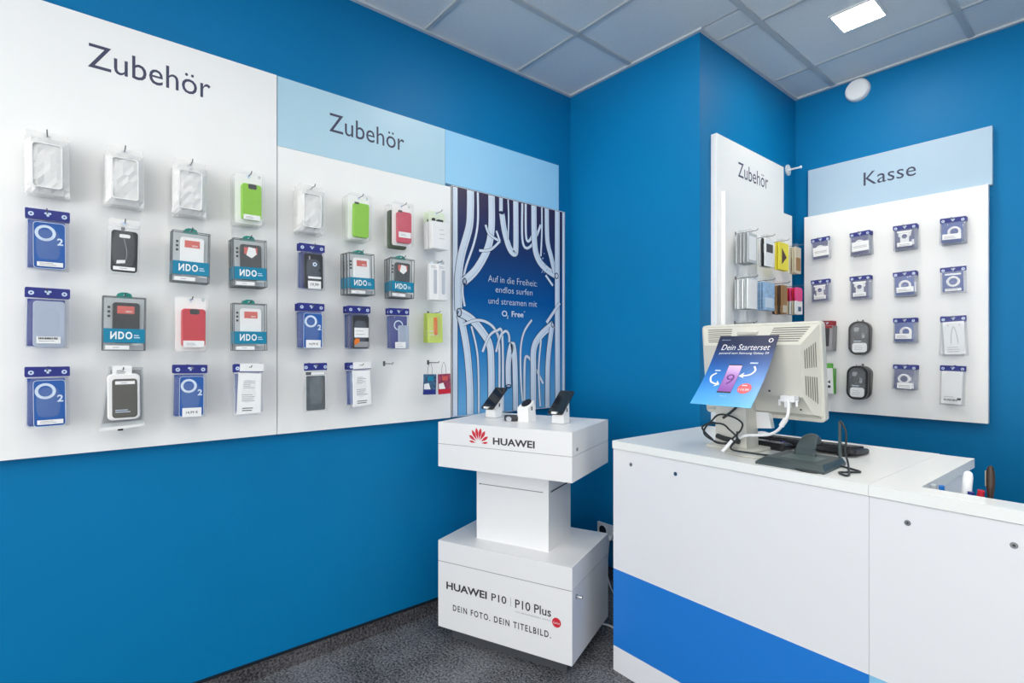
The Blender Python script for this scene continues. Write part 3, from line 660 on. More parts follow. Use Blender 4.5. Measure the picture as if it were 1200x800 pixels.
rg = [('box_body', MB().rr(0, -.085, .07, .14, .003, 0, .022, .001).mesh(grey_l), [('dark_front', box(-.028, .02, -.13, -.03, .022, .0226, grey_d)), ('red_top', box(-.033, .033, -.03, -.017, .022, .0228, red_d))]), ('hang_card', rr(0, -.002, .06, .028, .004, 0, .002, red_d), [('hang_slot', NOTCH)])]
K(-1.122, kr[2], [rg], 'accessory_box', 'accessory', 'grey box with red hang card, beside the monitor edge', 'grey box with red hang card beside the monitor', 3, t=.024, d=.08)
oval = [('backing', MB().prism(rrect(0, -.088, .1, .178, .042, 8), 0, .004).mesh(black)),
        ('oval_rim', MB().frame(rrect(0, -.088, .1, .178, .042, 8), rrect(0, -.088, .082, .16, .035, 8), .004, .026).mesh(black)),
        ('product', MB().rr(.004, -.06, .05, .06, .008, .004, .018, .003).mesh(grey_d), [('bright_piece', MB().rr(-.014, -.042, .022, .022, .004, .018, .022).rr(.016, -.075, .012, .026, .003, .018, .022).mesh(grey_l)), ('cable_coil', MB().ring(.01, -.055, .017, .017, .004, .018, .0225).mesh(black))]),
        ('white_label', MB().rr(0, -.138, .066, .05, .012, .02, .0225).mesh(paper), [('print_lines', lines(-.024, .024, -.13, .01, 3, ink_grey, .0226, .002))]),
        ('dark_label', box(-.032, .032, -.112, -.098, .02, .0225, grey_d), [('print_lines', lines(-.026, .026, -.106, .006, 1, ice, .0226, .004))]),
        ('window', MB().prism(rrect(0, -.088, .084, .162, .036, 8), .0235, .0255).mesh(clear))]
K(kx[1], kr[2]+.0, [oval], 'oval_pack', 'accessory', 'upper black oval blister pack with white label', 'upper black oval pack', 2, t=.027, d=.07)
K(kx[2], kr[2], [sm[3], sm[0]], 'cable_pouch', 'cable', 'navy pouch with white cable, third row behind till', 'navy pouch, third row behind till', 4)
def longp(card_h, drawn):
    P = [header(.098, navy, -.016, .01), ('card_insert', MB().rr(0, -.094, .078, .155, .003, .001, .008).mesh(paper), [('print_lines', lines(-.028, .03, -.14, .01, 3, ink_grey, .0081, .002))])]
    if drawn: P.append(('earphone_wires', MB().tube([(-.012,-.12,.009),(-.01,-.08,.009),(0,-.04,.009),(.01,-.08,.009),(.014,-.12,.009)], .0014, 6, 5).cyl(-.02, -.034, .003, .008, .0095, 8).cyl(.022, -.034, .003, .008, .0095, 8).mesh(tray)))
    else: P.append(('code_sticker', box(-.034, .03, -.165, -.142, .0082, .009, paper), [('barcode', bars(-.028, .022, -.158, -.148, .0091, ink_k)), ('dark_corner', box(.022, .036, -.152, -.142, .009, .0096, grey_d))]))
    P.append(('bag', MB().pillow(.096, .172, -.095, .002, .016).mesh(lilac if drawn else clear, True)))
    return P
K(kx[3], kr[2], [longp(.1, True)], 'earphone_pouch', 'earphones', 'tall clear pouch with a white earphone card', 'tall clear pouch behind the earphone card', 2, t=.018, d=.065)
ge = [('box_body', MB().rr(0, -.085, .082, .14, .003, 0, .014, .001).mesh(white_p), [('dark_icon', MB().prism([(.012,-.09),(.026,-.08),(.026,-.1)], .014, .0146).rr(.02, -.116, .014, .014, .002, .014, .0146).mesh(grey_d))]), ('green_side', box(.041, .0445, -.155, -.015, 0, .0142, green_e)), ('hang_card', rr(0, -.002, .06, .028, .004, 0, .002, green_e), [('hang_slot', NOTCH)])]
K(-1.128, kr[3], [ge], 'accessory_box', 'accessory', 'white box with green side, beside the monitor edge', 'white box with green side beside the monitor', 2, t=.016, d=.07)
K(kx[1], kr[3], [oval], 'oval_pack', 'accessory', 'lower black oval blister pack with white label', 'lower black oval pack', 3, t=.027, d=.085)
K(kx[2], kr[3], [small(2, lab=(.004, -.094, .06, .028))], 'cable_pouch', 'cable', 'navy pouch with white label, bottom row behind till', 'navy pouch, bottom row behind till', 4)
K(kx[3], kr[3], [longp(.1, False)], 'charger_pouch', 'charger', 'tall clear pouch with white card and barcode, bottom right', 'tall clear pouch, bottom right behind till', 2, t=.018, d=.065)

# ------------------------------------------------------------------ alcove board: slim packs on long hooks
GA = 'slim packs on the alcove board'
def slim(w, h, t, m, face=None, fm=None, extra=()):
    P = [('pack_body', MB().rr(w/2, -h/2-.012, w, h, .003, 0, t*.72, .0008).mesh(m)),
         ('hang_tab', rr(w/2, -.004, w*.5, .03, .004, 0, .0015, clear2), )]
    z = t*.72
    if face: P.append(('front_print', box(w*.1, w*.9, -h-.012+h*face[0], -h-.012+h*face[1], z, z+.0005, fm)))
    return P + list(extra)
def ALCS(y0, top, parts, t, n, name, cat, front, short, d=.09, w=.09, alt=None):
    y = top-.004
    for i in range(n):
        lab = front if i == 0 else '%s, %s pack back on its hook' % (short, ORD[i])
        spawn(alt if alt and i % 2 else parts, name, lab, cat, GA, ALC @ T((y0+R.uniform(-.002,.002), y, d-t*(i+1))) @ Matrix.Rotation(math.radians(R.uniform(-1,1)), 4, 'Z') @ Matrix.Rotation(math.radians(R.uniform(-.5,.5)), 4, 'Y'))
    hook(ALC, y0+w/2, y, d+.02, b3)
ar = [1.832, 1.612, 1.392]
ALCS(2.465, ar[0], slim(.088, .142, .0095, tray, (.1, .9), paper), .0095, 7, 'screen_film_pack', 'screen film', 'grey-white screen film pack, top left of the alcove board', 'grey film pack, top left of alcove board', w=.088, alt=slim(.088, .142, .008, grey_l, (.1, .9), paper))
ALCS(2.645, ar[0], slim(.088, .14, .012, paper, (.5, .8), black), .013, 3, 'cable_pack', 'cable', 'black and white pack left of the yellow pack', 'black and white pack left of the yellow pack', w=.088, alt=slim(.088, .14, .009, grey_d, (.5, .8), paper))
tri = ('triangle_print', MB().prism([(.03,-.04),(.085,-.085),(.03,-.125)], .0088, .0094).mesh(dark_br))
ALCS(2.80, ar[0], slim(.11, .142, .012, yellow, None, None, [tri]), .013, 2, 'yellow_pack', 'accessory', 'yellow pack with a dark triangle on the alcove board', 'yellow pack behind the front yellow pack', w=.11)
ALCS(3.0, ar[0], slim(.07, .142, .012, beige, (.1, .6), kraft), .013, 3, 'beige_pack', 'accessory', 'beige pack right of the yellow pack', 'beige pack right of the yellow pack', w=.07)
ALCS(2.462, ar[1], slim(.094, .142, .011, paper, (.1, .9), white_p), .0115, 6, 'white_pack', 'screen film', 'white slim pack below the grey screen films', 'white slim pack below the screen films', w=.094, alt=slim(.094, .142, .009, tray, (.1, .9), paper))
ALCS(2.63, ar[1], slim(.118, .14, .012, skyp, (.1, .45), ice), .013, 3, 'sky_blue_pack', 'accessory', 'pale blue mottled pack in the middle of the alcove', 'pale blue pack in the middle of the alcove', w=.118)
ALCS(2.835, ar[1], slim(.062, .15, .012, kraft, (.05, .3), beige), .014, 4, 'kraft_pack', 'accessory', 'brown cardboard pack left of the pink packs', 'brown pack left of the pink packs', w=.062, alt=slim(.062, .15, .013, dark_br, (.05, .3), beige))
pk_ = [('pack_body', MB().rr(.044, -.12, .088, .072, .003, 0, .008).mesh(paper), [('dark_print', box(.03, .07, -.14, -.115, .008, .0086, multi2))]), ('pink_top', MB().rr(.044, -.048, .088, .075, .02, 0, .0082).mesh(pink))]
ALCS(3.0, ar[1], pk_, .0125, 5, 'pink_pack', 'accessory', 'pink and white pack, right end of the alcove board', 'pink and white pack, right end of alcove', w=.088, alt=[('pack_body', MB().rr(.044, -.12, .088, .072, .003, 0, .006).mesh(beige)), ('pink_top', MB().rr(.044, -.048, .088, .075, .02, 0, .006).mesh(red_c))])
ALCS(2.45, ar[2], slim(.1, .14, .012, clear2, (.6, .9), tray), .013, 4, 'clear_pack', 'accessory', 'clear pack just above the monitor, left', 'clear pack just above the monitor', w=.1)
ALCS(2.65, ar[2], slim(.1, .14, .012, kraft, (.1, .9), dark_br), .013, 3, 'brown_pack', 'accessory', 'brown pack peeking above the monitor top', 'brown pack above the monitor top', w=.1)
ALCS(2.84, ar[2]-.01, slim(.08, .14, .012, grey_l, (.1, .9), paper), .013, 2, 'grey_pack', 'accessory', 'grey pack peeking above the right of the monitor', 'grey pack above the right of the monitor', w=.08)
# wall knob by the alcove corner
kn = [('rosette', MB().cyl(0, 0, .032, 0, .007, 24).mesh(white_p)), ('rod', MB().tube([(0,0,.007),(0,0,.075)], .005, 10).cyl(0, 0, .008, .07, .078, 12).mesh(white_p))]
spawn(kn, 'wall_hook', 'round white wall hook with a short rod by the alcove corner', 'hook', None, fr((XA, 3.225, 2.313), (0,1,0), (1,0,0)))
# smoke detector
sd = [('housing', MB().loft([ [(x*.06,y*.06,0) for x,y in ell(0,0,1,1,28)], [(x*.06,y*.06,.018) for x,y in ell(0,0,1,1,28)], [(x*.054,y*.054,.03) for x,y in ell(0,0,1,1,28)] ]).mesh(white_p)), ('face', MB().cyl(0,0,.046,.03,.0325,28).mesh(board_white))]
spawn(sd, 'smoke_detector', 'round white smoke detector high on the blue wall', 'smoke detector', None, fr((-1.005, YR, 2.69), (1,0,0), (0,-1,0)))

# ------------------------------------------------------------------ phone display stand
th = math.radians(21.7)
SM = Matrix.Translation((-1.957, 1.218, 0)) @ Matrix.Rotation(th, 4, 'Z')     # x along the front, y into depth, z up
SF = SM @ Matrix(((1,0,0,0),(0,0,-1,0),(0,1,0,0),(0,0,0,1)))                   # front face frame
st = bpy.data.objects.new('phone_display_stand', None); COL.objects.link(st); st.matrix_world = SM
tag(st, 'white two-tier display stand with red fan logo and dark lettering', 'display stand')
FP = Matrix(((1,0,0,0),(0,0,-1,0),(0,1,0,0),(0,0,0,1)))
SW, SD = .622, .43
link('plinth', box(.04, SW-.04, .045, SD-.03, 0, .06, mat('plinth_carpet_reflection', srgb(78, 81, 86), .3)), st)  # grey paints the carpet's reflection into the plinth colour
lo = link('lower_box', box(0, SW, 0, SD, .06, .3415, lacquer), st)
link('lower_lid', box(0, SW, 0, SD, .3445, .432, lacquer), st)
link('joint', box(.002, SW-.002, .002, SD-.002, .3415, .3445, seam_grey), st)
co = link('column', box(.135, .48, .098, .334, .432, .752, lacquer), st)
link('slot', MB().box(.15, .455, .0975, .0985, .671, .674).mesh(seam_grey), co)
link('slot', MB().box(.4795, .4806, .12, .31, .67, .676).mesh(ink_k), co)
link('slot_end', MB().box(.149, .156, .0972, .0985, .670, .675).mesh(ink_k), co)
ub = link('upper_box', box(0, SW, 0, SD, .752, .8495, lacquer), st)
link('joint', box(.002, SW-.002, .002, SD-.002, .8495, .8515, seam_grey), st)
ul = link('upper_lid', box(0, SW, 0, SD, .8515, .944, lacquer), st)
# fan logo: eight petals
fan = MB()
for a, L, wv in ((-82,.034,.011),(-56,.044,.016),(-31,.05,.018),(-10,.053,.018),(10,.053,.018),(31,.05,.018),(56,.044,.016),(82,.034,.011)):
    pts = []
    for i in range(17):
        t = i/16; s = math.sin(PI*t**1.5)*wv*.39
        pts.append((s, .012+t*L))
    pts = pts + [(-x, y) for x, y in pts[-2:0:-1]]
    ca, sa = math.cos(math.radians(a)), math.sin(math.radians(a))
    n0 = len(fan.v)
    fan.v += [(.2055+x*ca+y*sa, .868+(-x*sa+y*ca), .0005) for x, y in pts]
    fan.f.append(tuple(range(n0, n0+len(pts))))
link('fan_logo', fan.mesh(red_logo, 'open'), ul, FP)
link('lettering', text('HUAWEI', ink_k, .275, .869, w=.19, h=.029, bold=.03), ul, FP)
link('lettering', text('HUAWEI', ink_k, .043, .2295, w=.203, h=.032, bold=.03), lo, FP)
link('lettering', text('P10', ink_k, .268, .2295, w=.07, h=.031, bold=.012), lo, FP)
link('divider', box(.3572, .3588, .226, .262, 0, .0004, ink_grey), lo, FP)
link('lettering', text('P10 Plus', ink_k, .378, .2255, w=.157, h=.035, bold=.012), lo, FP)
link('lettering', text('CO-ENGINEERED WITH', ink_grey, .381, .208, w=.152, h=.006), lo, FP)
link('lettering', text('DEIN FOTO. DEIN TITELBILD.', ink_k, .077, .1435, w=.458, h=.026, bold=.02, spacing=1.3), lo, FP)
dot = link('red_dot', MB().cyl(.558, .21, .0185, 0, .0006, 24).mesh(red_logo), lo, FP)
link('dot_print', text('Leica', paper, .558, .205, w=.026, z=.0006, align='C', shear=.2), dot)
link('lock', MB().tube([(SW,.04,.31),(SW+.003,.04,.31)], .009, 14).tube([(SW+.003,.04,.31),(SW+.026,.04,.31)], .0055, 12).mesh(chrome), lo)
link('lock', MB().tube([(SW,.05,.872),(SW+.002,.05,.872)], .007, 12).mesh(seam_grey), ul)

def phone_holder(s, t, dark, lab_h, lab_p, rot):
    M = SM @ T((s, t, .944)) @ Matrix.Rotation(math.radians(rot), 4, 'Z')
    h = [('body', MB().loft([[(-.029,-.024,0),(.029,-.024,0),(.029,.026,0),(-.029,.026,0)], [(-.026,-.026,.045),(.026,-.026,.045),(.026,.03,.045),(-.026,.03,.045)], [(-.024,-.02,.062),(.024,-.02,.062),(.024,.034,.1),(-.024,.034,.1)]]).mesh(white_p), [('side_slot', MB().box(.0262, .0272, .004, .012, .05, .066).mesh(ink_k))]),
         ('foot', box(-.031, .031, -.028, .03, 0, .004, tray)),
         ('front_lip', MB().rr(0, .051, .03, .008, .003, .026, .064).mesh(white_p))]
    if lab_h:
        # the lip juts out in front of the body under the phone's lower edge
        h[2] = ('front_lip', MB().box(-.011, .011, -.06, -.022, .048, .054).box(-.011, .011, -.063, -.059, .047, .056).mesh(white_p))
    spawn(h, 'phone_holder', dark, 'phone holder', 'phone holders on the stand', M)
    if lab_p:
        P = M @ T((0, .006, .0885)) @ Matrix.Rotation(math.radians(37), 4, 'X')
        ph = [('phone_body', MB().rr(0, 0, .07, .148, .009, -.0038, .0034, .0012).mesh(black)), ('screen', rr(0, .002, .065, .122, .003, .0034, .0038, mat('screen_glass', srgb(12, 14, 20), .08))), ('home_button', rr(0, -.066, .018, .006, .003, .0034, .0037, grey_d)), ('earpiece', rr(0, .068, .012, .002, .001, .0034, .0037, grey_d))]
        spawn(ph, 'smartphone', lab_p, 'phone', 'phones on the stand', P)
phone_holder(.135, .245, 'white holder under the left phone on the display stand', True, 'black smartphone tilted on the left holder of the stand', -6)
phone_holder(.487, .205, 'white holder under the right phone on the display stand', True, 'black smartphone tilted on the right holder of the stand', -4)
M = SM @ T((.327, .2, .944)) @ Matrix.Rotation(math.radians(-10), 4, 'Z')
mh = [('body', MB().loft([[(-.031,-.026,0),(.031,-.026,0),(.031,.03,0),(-.031,.03,0)], [(-.029,-.026,.06),(.029,-.026,.06),(.029,.026,.06),(-.029,.026,.06)], [(-.026,-.02,.066),(.026,-.02,.066),(.026,.022,.09),(-.026,.022,.09)]]).mesh(white_p), [('side_slot', MB().box(.0292, .0302, -.004, .004, .05, .066).mesh(ink_k))]),
      ('dark_pad', MB().loft([[(x*.021, y*.023+.001, .079+y*.013) for x, y in ell(0,0,1,1,20)], [(x*.021, y*.023, .0825+y*.013) for x, y in ell(0,0,1,1,20)]]).mesh(black))]
spawn(mh, 'phone_holder', 'empty white holder with dark pad in the middle of the stand', 'phone holder', 'phone holders on the stand', M)
wt = [('band', MB().loft([[(x*r, y*r*.8, z) for x, y in ell(0,0,1,1,28)] for r, z in ((.036,0),(.038,.012),(.037,.022),(.033,.022),(.033,.012),(.032,0),(.036,0))], False).mesh(grey_d, True)), ('watch_face', MB().loft([[(.014*math.cos(a)+.002, -.03, .011+.011*math.sin(a)) for a in [2*PI*i/16 for i in range(16)]], [(.014*math.cos(a)+.002, -.036, .011+.011*math.sin(a)) for a in [2*PI*i/16 for i in range(16)]]]).mesh(chrome))]
spawn(wt, 'wristwatch', 'small dark round watch lying on the display stand', 'watch', None, SM @ T((.262, .19, .944)))
# ------------------------------------------------------------------ wall socket and cables
so = [('plate', MB().rr(0, 0, .165, .082, .008, 0, .009, .002).mesh(white_p)),
      ('insert', MB().ring(-.041, 0, .03, .03, .004, .009, .012).mesh(white_p), [('dark_recess', MB().cyl(-.041, 0, .026, .009, .0096).mesh(black))]),
      ('insert', MB().ring(.041, 0, .03, .03, .004, .009, .012).mesh(white_p))]
spawn(so, 'wall_socket', 'white double wall socket between the display stand and counter', 'socket', None, fr((-1.877, YM, .258), (1,0,0), (0,-1,0)))
pl = bpy.data.objects.new('power_cable', None); COL.objects.link(pl); tag(pl, 'white plug and cable hanging from the wall socket', 'cable')
link('plug', MB().tube([(-1.836, YM-.012, .258), (-1.836, YM-.045, .258)], .017, 14).tube([(-1.836, YM-.045, .258), (-1.836, YM-.055, .235)], .009, 10).mesh(white_p), pl)
link('cord', MB().tube([(-1.836, YM-.054, .24), (-1.838, YM-.062, .17), (-1.84, YM-.066, .1), (-1.83, YM-.075, .05), (-1.8, YM-.09, .015), (-1.74, YM-.13, .0045), (-1.62, YM-.2, .0045), (-1.5, YM-.3, .0045)], .004, 8, 5).mesh(white_p), pl)
fc = link('floor_cable', MB().tube([(-1.66, 1.80, .0045), (-1.56, 1.87, .0045), (-1.47, 1.85, .0045), (-1.41, 1.78, .0045), (-1.36, 1.77, .0045)], .004, 8, 5).mesh(white_p))
tag(fc, 'short white cable on the carpet between stand and counter', 'cable')

# ------------------------------------------------------------------ counter
CM = Matrix.Translation((-1.332, 1.632, 0)) @ Matrix.Rotation(math.radians(-1.5), 4, 'Z')
def cnt(name, label, cat, parts):
    e = bpy.data.objects.new(name, None); COL.objects.link(e); e.matrix_world = CM; tag(e, label, cat)
    return e
c1 = cnt('counter_cabinet', 'white counter cabinet with a strong blue band, under the monitor', 'counter', 0)
link('front_panel', box(0, .8715, 0, .018, .097+.302, .868, counter_white), c1)
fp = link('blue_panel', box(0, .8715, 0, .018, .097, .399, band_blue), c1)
link('plinth', box(0, .8715, 0, .018, 0, .097, counter_white), c1)
link('side_panel', box(0, .018, .0185, .64, 0, .868, counter_white), c1)
link('side_panel', box(.8535, .8715, .0185, .64, 0, .868, counter_white), c1)
def screws(xs, parent):
    for x in xs:
        o = link('screw', MB().cyl(x, .82, .0072, 0, .0015, 16).mesh(chrome), parent, FP)
        link('screw_recess', MB().cyl(x, .82, .003, .0015, .0019, 8).mesh(ink_k), o)
screws((.087, .283), c1)
c2 = cnt('counter_cabinet', 'white counter section with a pale blue lower band, at right edge', 'counter', 0)
X2 = 2.0
link('front_panel', box(.8723, X2, 0, .018, .399, .868, counter_white), c2)
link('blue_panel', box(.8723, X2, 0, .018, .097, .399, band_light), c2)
link('plinth', box(.8723, X2, 0, .018, 0, .097, counter_white), c2)
link('side_panel', box(.8723, .955, .0185, .63, 0, .868, counter_white), c2)
link('desk_shelf', box(.956, X2, .0185, .6, .69, .72, counter_white), c2)
link('desk_leg', box(X2-.03, X2, .03, .58, 0, .69, counter_white), c2)
screws((.956, 1.151, 1.6), c2)
w1 = link('worktop', box(-.002, .8715, -.004, .665, .87, .9, top_white), None, CM); tag(w1, 'white counter top carrying the monitor and keyboard', 'counter top')
tp = [(.8723,-.004), (X2,-.004), (X2,.076), (.965,.076), (.965,.655), (.8723,.655)]
w2 = link('worktop', MB().prism(tp, .87, .9).mesh(top_white), None, CM); tag(w2, 'narrow white L-shaped counter top section at the right edge', 'counter top')

# ------------------------------------------------------------------ monitor (seen from behind)
MW, MH = .424, .336
MF = fr((-.880, 1.908, 1.014), (1,0,0), (0,-1,0)) @ Matrix.Rotation(math.radians(6), 4, 'X')
mo = bpy.data.objects.new('monitor', None); COL.objects.link(mo); mo.matrix_world = T((-.93, 1.85, .9)); tag(mo, 'cream computer monitor seen from behind on the counter', 'monitor')
ML = mo.matrix_world.inverted() @ MF
link('bezel', MB().rr(0, MH/2, MW, MH, .014, -.03, .006, .004).mesh(cream), mo, ML)
link('screen', rr(0, MH/2, .37, .285, .004, -.0306, -.0298, mat('screen_glass', srgb(12, 14, 20), .08)), mo, ML)
O = [(-MW/2+.006, .008), (MW/2-.006, .008), (MW/2-.006, MH-.006), (-MW/2+.006, MH-.006)]
I = [(-.17, .092), (.168, .092), (.168, MH-.07), (-.17, MH-.07)]
zo, zi = .004, .064
bsh = MB()
bsh.add([(x,y,zo) for x,y in O]+[(x,y,zi) for x,y in I], [(2,3,7,6),(4,5,6,7)])
bsh.add([(O[1][0],.02,zo),(O[2][0],O[2][1],zo),(I[2][0],I[2][1],zi),(I[1][0],I[1][1],zi),(I[1][0]+.02,.03,.034)], [(0,1,2,3),(0,3,4)])
bsh.add([(O[0][0],.02,zo),(O[3][0],O[3][1],zo),(I[3][0],I[3][1],zi),(I[0][0],I[0][1],zi),(I[0][0]-.02,.03,.034)], [(1,0,3,2),(3,0,4)])
bsh.add([(I[0][0],I[0][1],zi),(I[1][0],I[1][1],zi),(I[1][0],I[1][1],.04),(I[0][0],I[0][1],.04),(I[1][0]+.02,.03,.034),(I[0][0]-.02,.03,.034),(O[1][0],.012,zo),(O[0][0],.012,zo)], [(0,1,2,3),(3,2,4,5),(5,4,6,7),(1,4,2),(0,3,5)])
bs = link('back_shell', bsh.mesh(cream), mo, ML)
def quadvent(a, b, c, d, n, u0, u1, v0, v1, fill=.42):
    # slots across a slanted quad a-b-c-d (u along a->b, v along a->d)
    A_, B_, C_, D_ = map(Vector, (a, b, c, d)); m = MB()
    nn = (B_-A_).cross(D_-A_).normalized()
    if nn.z < 0: nn = -nn
    f = lambda u, v: (A_*(1-u)+B_*u)*(1-v) + (D_*(1-u)+C_*u)*v + nn*.0008
    for i in range(n):
        p = v0+(v1-v0)*(i+.5)/n; q = (v1-v0)/n*fill/2
        m.add([f(u0,p-q), f(u1,p-q), f(u1,p+q), f(u0,p+q)], [(0,1,2,3)])
    return m.mesh(cream_d, 'open')
o3 = lambda p: (p[0], p[1], zo); i3 = lambda p: (p[0], p[1], zi)
link('vent_slots', quadvent(o3(O[3]), o3(O[2]), i3(I[2]), i3(I[3]), 7, .05, .29, .12, .88), mo, ML)
link('vent_slots', quadvent(o3(O[3]), o3(O[2]), i3(I[2]), i3(I[3]), 7, .66, .955, .12, .88), mo, ML)
RB = (O[1][0], .02, zo)
link('vent_slots', quadvent(RB, i3(I[1]), i3(I[2]), o3(O[2]), 7, 0, 1, 0, 1) if False else quadvent(o3(O[2]), RB, i3(I[1]), i3(I[2]), 6, .16, .46, .2, .86), mo, ML)
link('vent_slots', quadvent(o3(O[2]), RB, i3(I[1]), i3(I[2]), 6, .58, .9, .2, .86), mo, ML)
link('latch', rr(-.02, MH-.03, .07, .012, .004, .016, .04, cream, .002), mo, ML)
link('screw_hole', MB().cyl(.062, .108, .004, zi, zi+.0008, 10).cyl(.15, .045, .003, .0338, .0375, 10).mesh(ink_k), mo, ML)
link('video_port', MB().rr(.12, .078, .044, .02, .004, .03, .046).mesh(cream), mo, ML)
link('column', MB().loft([[(-.998,1.80,.91),(-.881,1.80,.91),(-.881,1.888,.91),(-.998,1.888,.91)], [(-.992,1.797,1.2),(-.886,1.797,1.2),(-.886,1.87,1.2),(-.992,1.87,1.2)]]).mesh(cream), mo, mo.matrix_world.inverted())
link('base', MB().rr(-.94, 1.88, .19, .2, .03, .9, .911, .003).mesh(cream), mo, mo.matrix_world.inverted())
link('control_lip', MB().add([(-.885,1.878,.975),(-.83,1.878,.98),(-.83,1.9,.98),(-.885,1.9,.975),(-.885,1.872,1.035),(-.84,1.872,1.035),(-.84,1.9,1.035),(-.885,1.9,1.035)], [(0,1,2,3),(4,5,6,7),(0,1,5,4),(1,2,6,5),(2,3,7,6),(3,0,4,7)]).mesh(white_p), mo, mo.matrix_world.inverted())
# video cable
vc = bpy.data.objects.new('video_cable', None); COL.objects.link(vc); vc.location = (-.83, 1.82, .95); tag(vc, 'white video cable curving down from the monitor', 'cable')
VI = T((.83, -1.82, -.95))
link('cord', MB().tube([(-.745,1.80,1.085),(-.738,1.79,1.074),(-.739,1.785,1.039),(-.751,1.78,1.014),(-.767,1.78,.991),(-.796,1.78,.973),(-.835,1.78,.966),(-.871,1.775,.961),(-.892,1.77,.951),(-.91,1.765,.946)], .005, 8, 6).mesh(white_p), vc, VI)
link('connector', MB().box(-.768,-.724,1.80,1.838,1.084,1.104).box(-.754,-.738,1.796,1.815,1.066,1.09).mesh(white_p), vc, VI)
link('thumb_screw', MB().tube([(-.773,1.806,1.09),(-.773,1.806,1.07)], .004, 8).tube([(-.719,1.806,1.09),(-.719,1.806,1.07)], .004, 8).mesh(white_p), vc, VI)
link('ferrite_bead', MB().tube([(-.743,1.784,1.03),(-.757,1.78,1.005)], .0085, 10).mesh(white_p), vc, VI)
# starter-set sheet leaning from the monitor
def sheet_pt(u, v):   # u 0..1 across, v 0..1 up
    x0 = -.978+.0*(1-v); w = .207
    y = 1.60 + .2*v**1.12; z = 1.075+.229*v
    return Vector((x0+w*u, y, z))
pc = bpy.data.objects.new('leaflet', None); COL.objects.link(pc); tag(pc, 'blue advertising leaflet with purple phone, leaning off the monitor back', 'leaflet')
pc.location = (-.875, 1.7, 1.19); PI_ = T((.875, -1.7, -1.19))
gl = gradient_mat('leaflet_print', [(0, srgb(90, 180, 240)), (.35, srgb(40, 130, 215)), (.62, srgb(24, 84, 160)), (.85, srgb(24, 42, 84)), (1, srgb(24, 34, 66))], 0, 1)
# leaflet frame: object Y runs up the sheet so the print gradient follows it
vx = Vector((1,0,0)); vy = (sheet_pt(0,1)-sheet_pt(0,0)); Ls = vy.length; vyn = vy.normalized(); vz = vx.cross(vyn)
o0 = sheet_pt(0,0)
LM = Matrix(((vx.x,vyn.x*Ls,vz.x,o0.x),(vx.y,vyn.y*Ls,vz.y,o0.y),(vx.z,vyn.z*Ls,vz.z,o0.z),(0,0,0,1)))
LMn = Matrix(((vx.x,vyn.x,vz.x,o0.x),(vx.y,vyn.y,vz.y,o0.y),(vx.z,vyn.z,vz.z,o0.z),(0,0,0,1)))
sb = MB(); nv = 12
bow = lambda v: -.012*math.sin(PI*v)
sb.loft([[(0,i/nv,bow(i/nv)),(.207,i/nv,bow(i/nv)),(.207,i/nv,bow(i/nv)-.0008),(0,i/nv,bow(i/nv)-.0008)] for i in range(nv+1)])
sh = link('printed_sheet', sb.mesh(gl), pc, PI_ @ LM)
def onsheet(me):      # flat print bent onto the sheet
    for v in me.vertices: v.co.z += bow(v.co.y/Ls) + .0006
    return me
def pr(name, me): return link(name, onsheet(me), pc, PI_ @ LMn)
pr('lettering', text('Dein Starterset', paper, .022, Ls*.80, w=.168, h=.024, bold=-.005, shear=.15))
pr('lettering', text('passend zum Samsung Galaxy S9', paper, .02, Ls*.735, w=.172, h=.012))
pr('small_print', text('Nur bei uns', ice, .014, Ls*.935, w=.03, h=.005))
pr('logo_ring', MB().ring(.186, Ls*.93, .0075, .0085, .0025, 0, .0004).mesh(paper))
def strip(x0, x1, y0, y1, z, m, n=12):
    b = MB()
    b.add([(x, y0+(y1-y0)*i/n, z) for i in range(n+1) for x in (x0, x1)], [(2*i, 2*i+1, 2*i+3, 2*i+2) for i in range(n)])
    return b.mesh(m, 'open')
pr('phone_picture', strip(.072, .12, Ls*.185, Ls*.6, .0003, black))
pr('phone_screen', strip(.073, .119, Ls*.205, Ls*.585, .0006, gradient_mat('phone_print', [(0, srgb(140, 75, 175)), (.6, srgb(175, 120, 200)), (1, srgb(220, 190, 230))], Ls*.21, Ls*.57)))
pr('lettering', text('9', mat('print_purple', srgb(80, 20, 110), .4), .096, Ls*.31, h=.045, z=.0008, align='C', bold=-.01))
pr('lettering', text('Galaxy S9', ice, .1, Ls*.13, w=.022, h=.005, align='C'))
pr('arrow', MB().ribbon([(.04, Ls*.47), (.026, Ls*.42), (.034, Ls*.34), (.06, Ls*.305)], .006, 0, .0004).add([(.05,Ls*.27,.0004),(.068,Ls*.305,.0004),(.055,Ls*.36,.0004),(.056,Ls*.31,.0004)], [(0,1,3),(1,2,3)]).mesh(paper, 'open'))
pr('arrow', MB().ribbon([(.16, Ls*.58), (.168, Ls*.52), (.155, Ls*.46), (.128, Ls*.44)], .006, 0, .0004).add([(.14,Ls*.41,.0004),(.12,Ls*.437,.0004),(.136,Ls*.49,.0004),(.133,Ls*.444,.0004)], [(0,1,3),(1,2,3)]).mesh(paper, 'open'))
pr('caption_line', lines(.142, .182, Ls*.615, .01, 1, ice, 0, .005))
pr('caption_line', lines(.03, .06, Ls*.5, .01, 1, ice, 0, .005))
rd = pr('price_dot', MB().cyl(.158, Ls*.265, .0225, 0, .0004, 24).mesh(mat('print_coral', srgb(232, 82, 92), .4)))
pr('price_print', text('119,99', paper, .158, Ls*.225, w=.034, h=.011, z=.0004, bold=.015, align='C'))
pr('price_print', lines(.146, .172, Ls*.3, .01, 1, paper, .0004, .004))

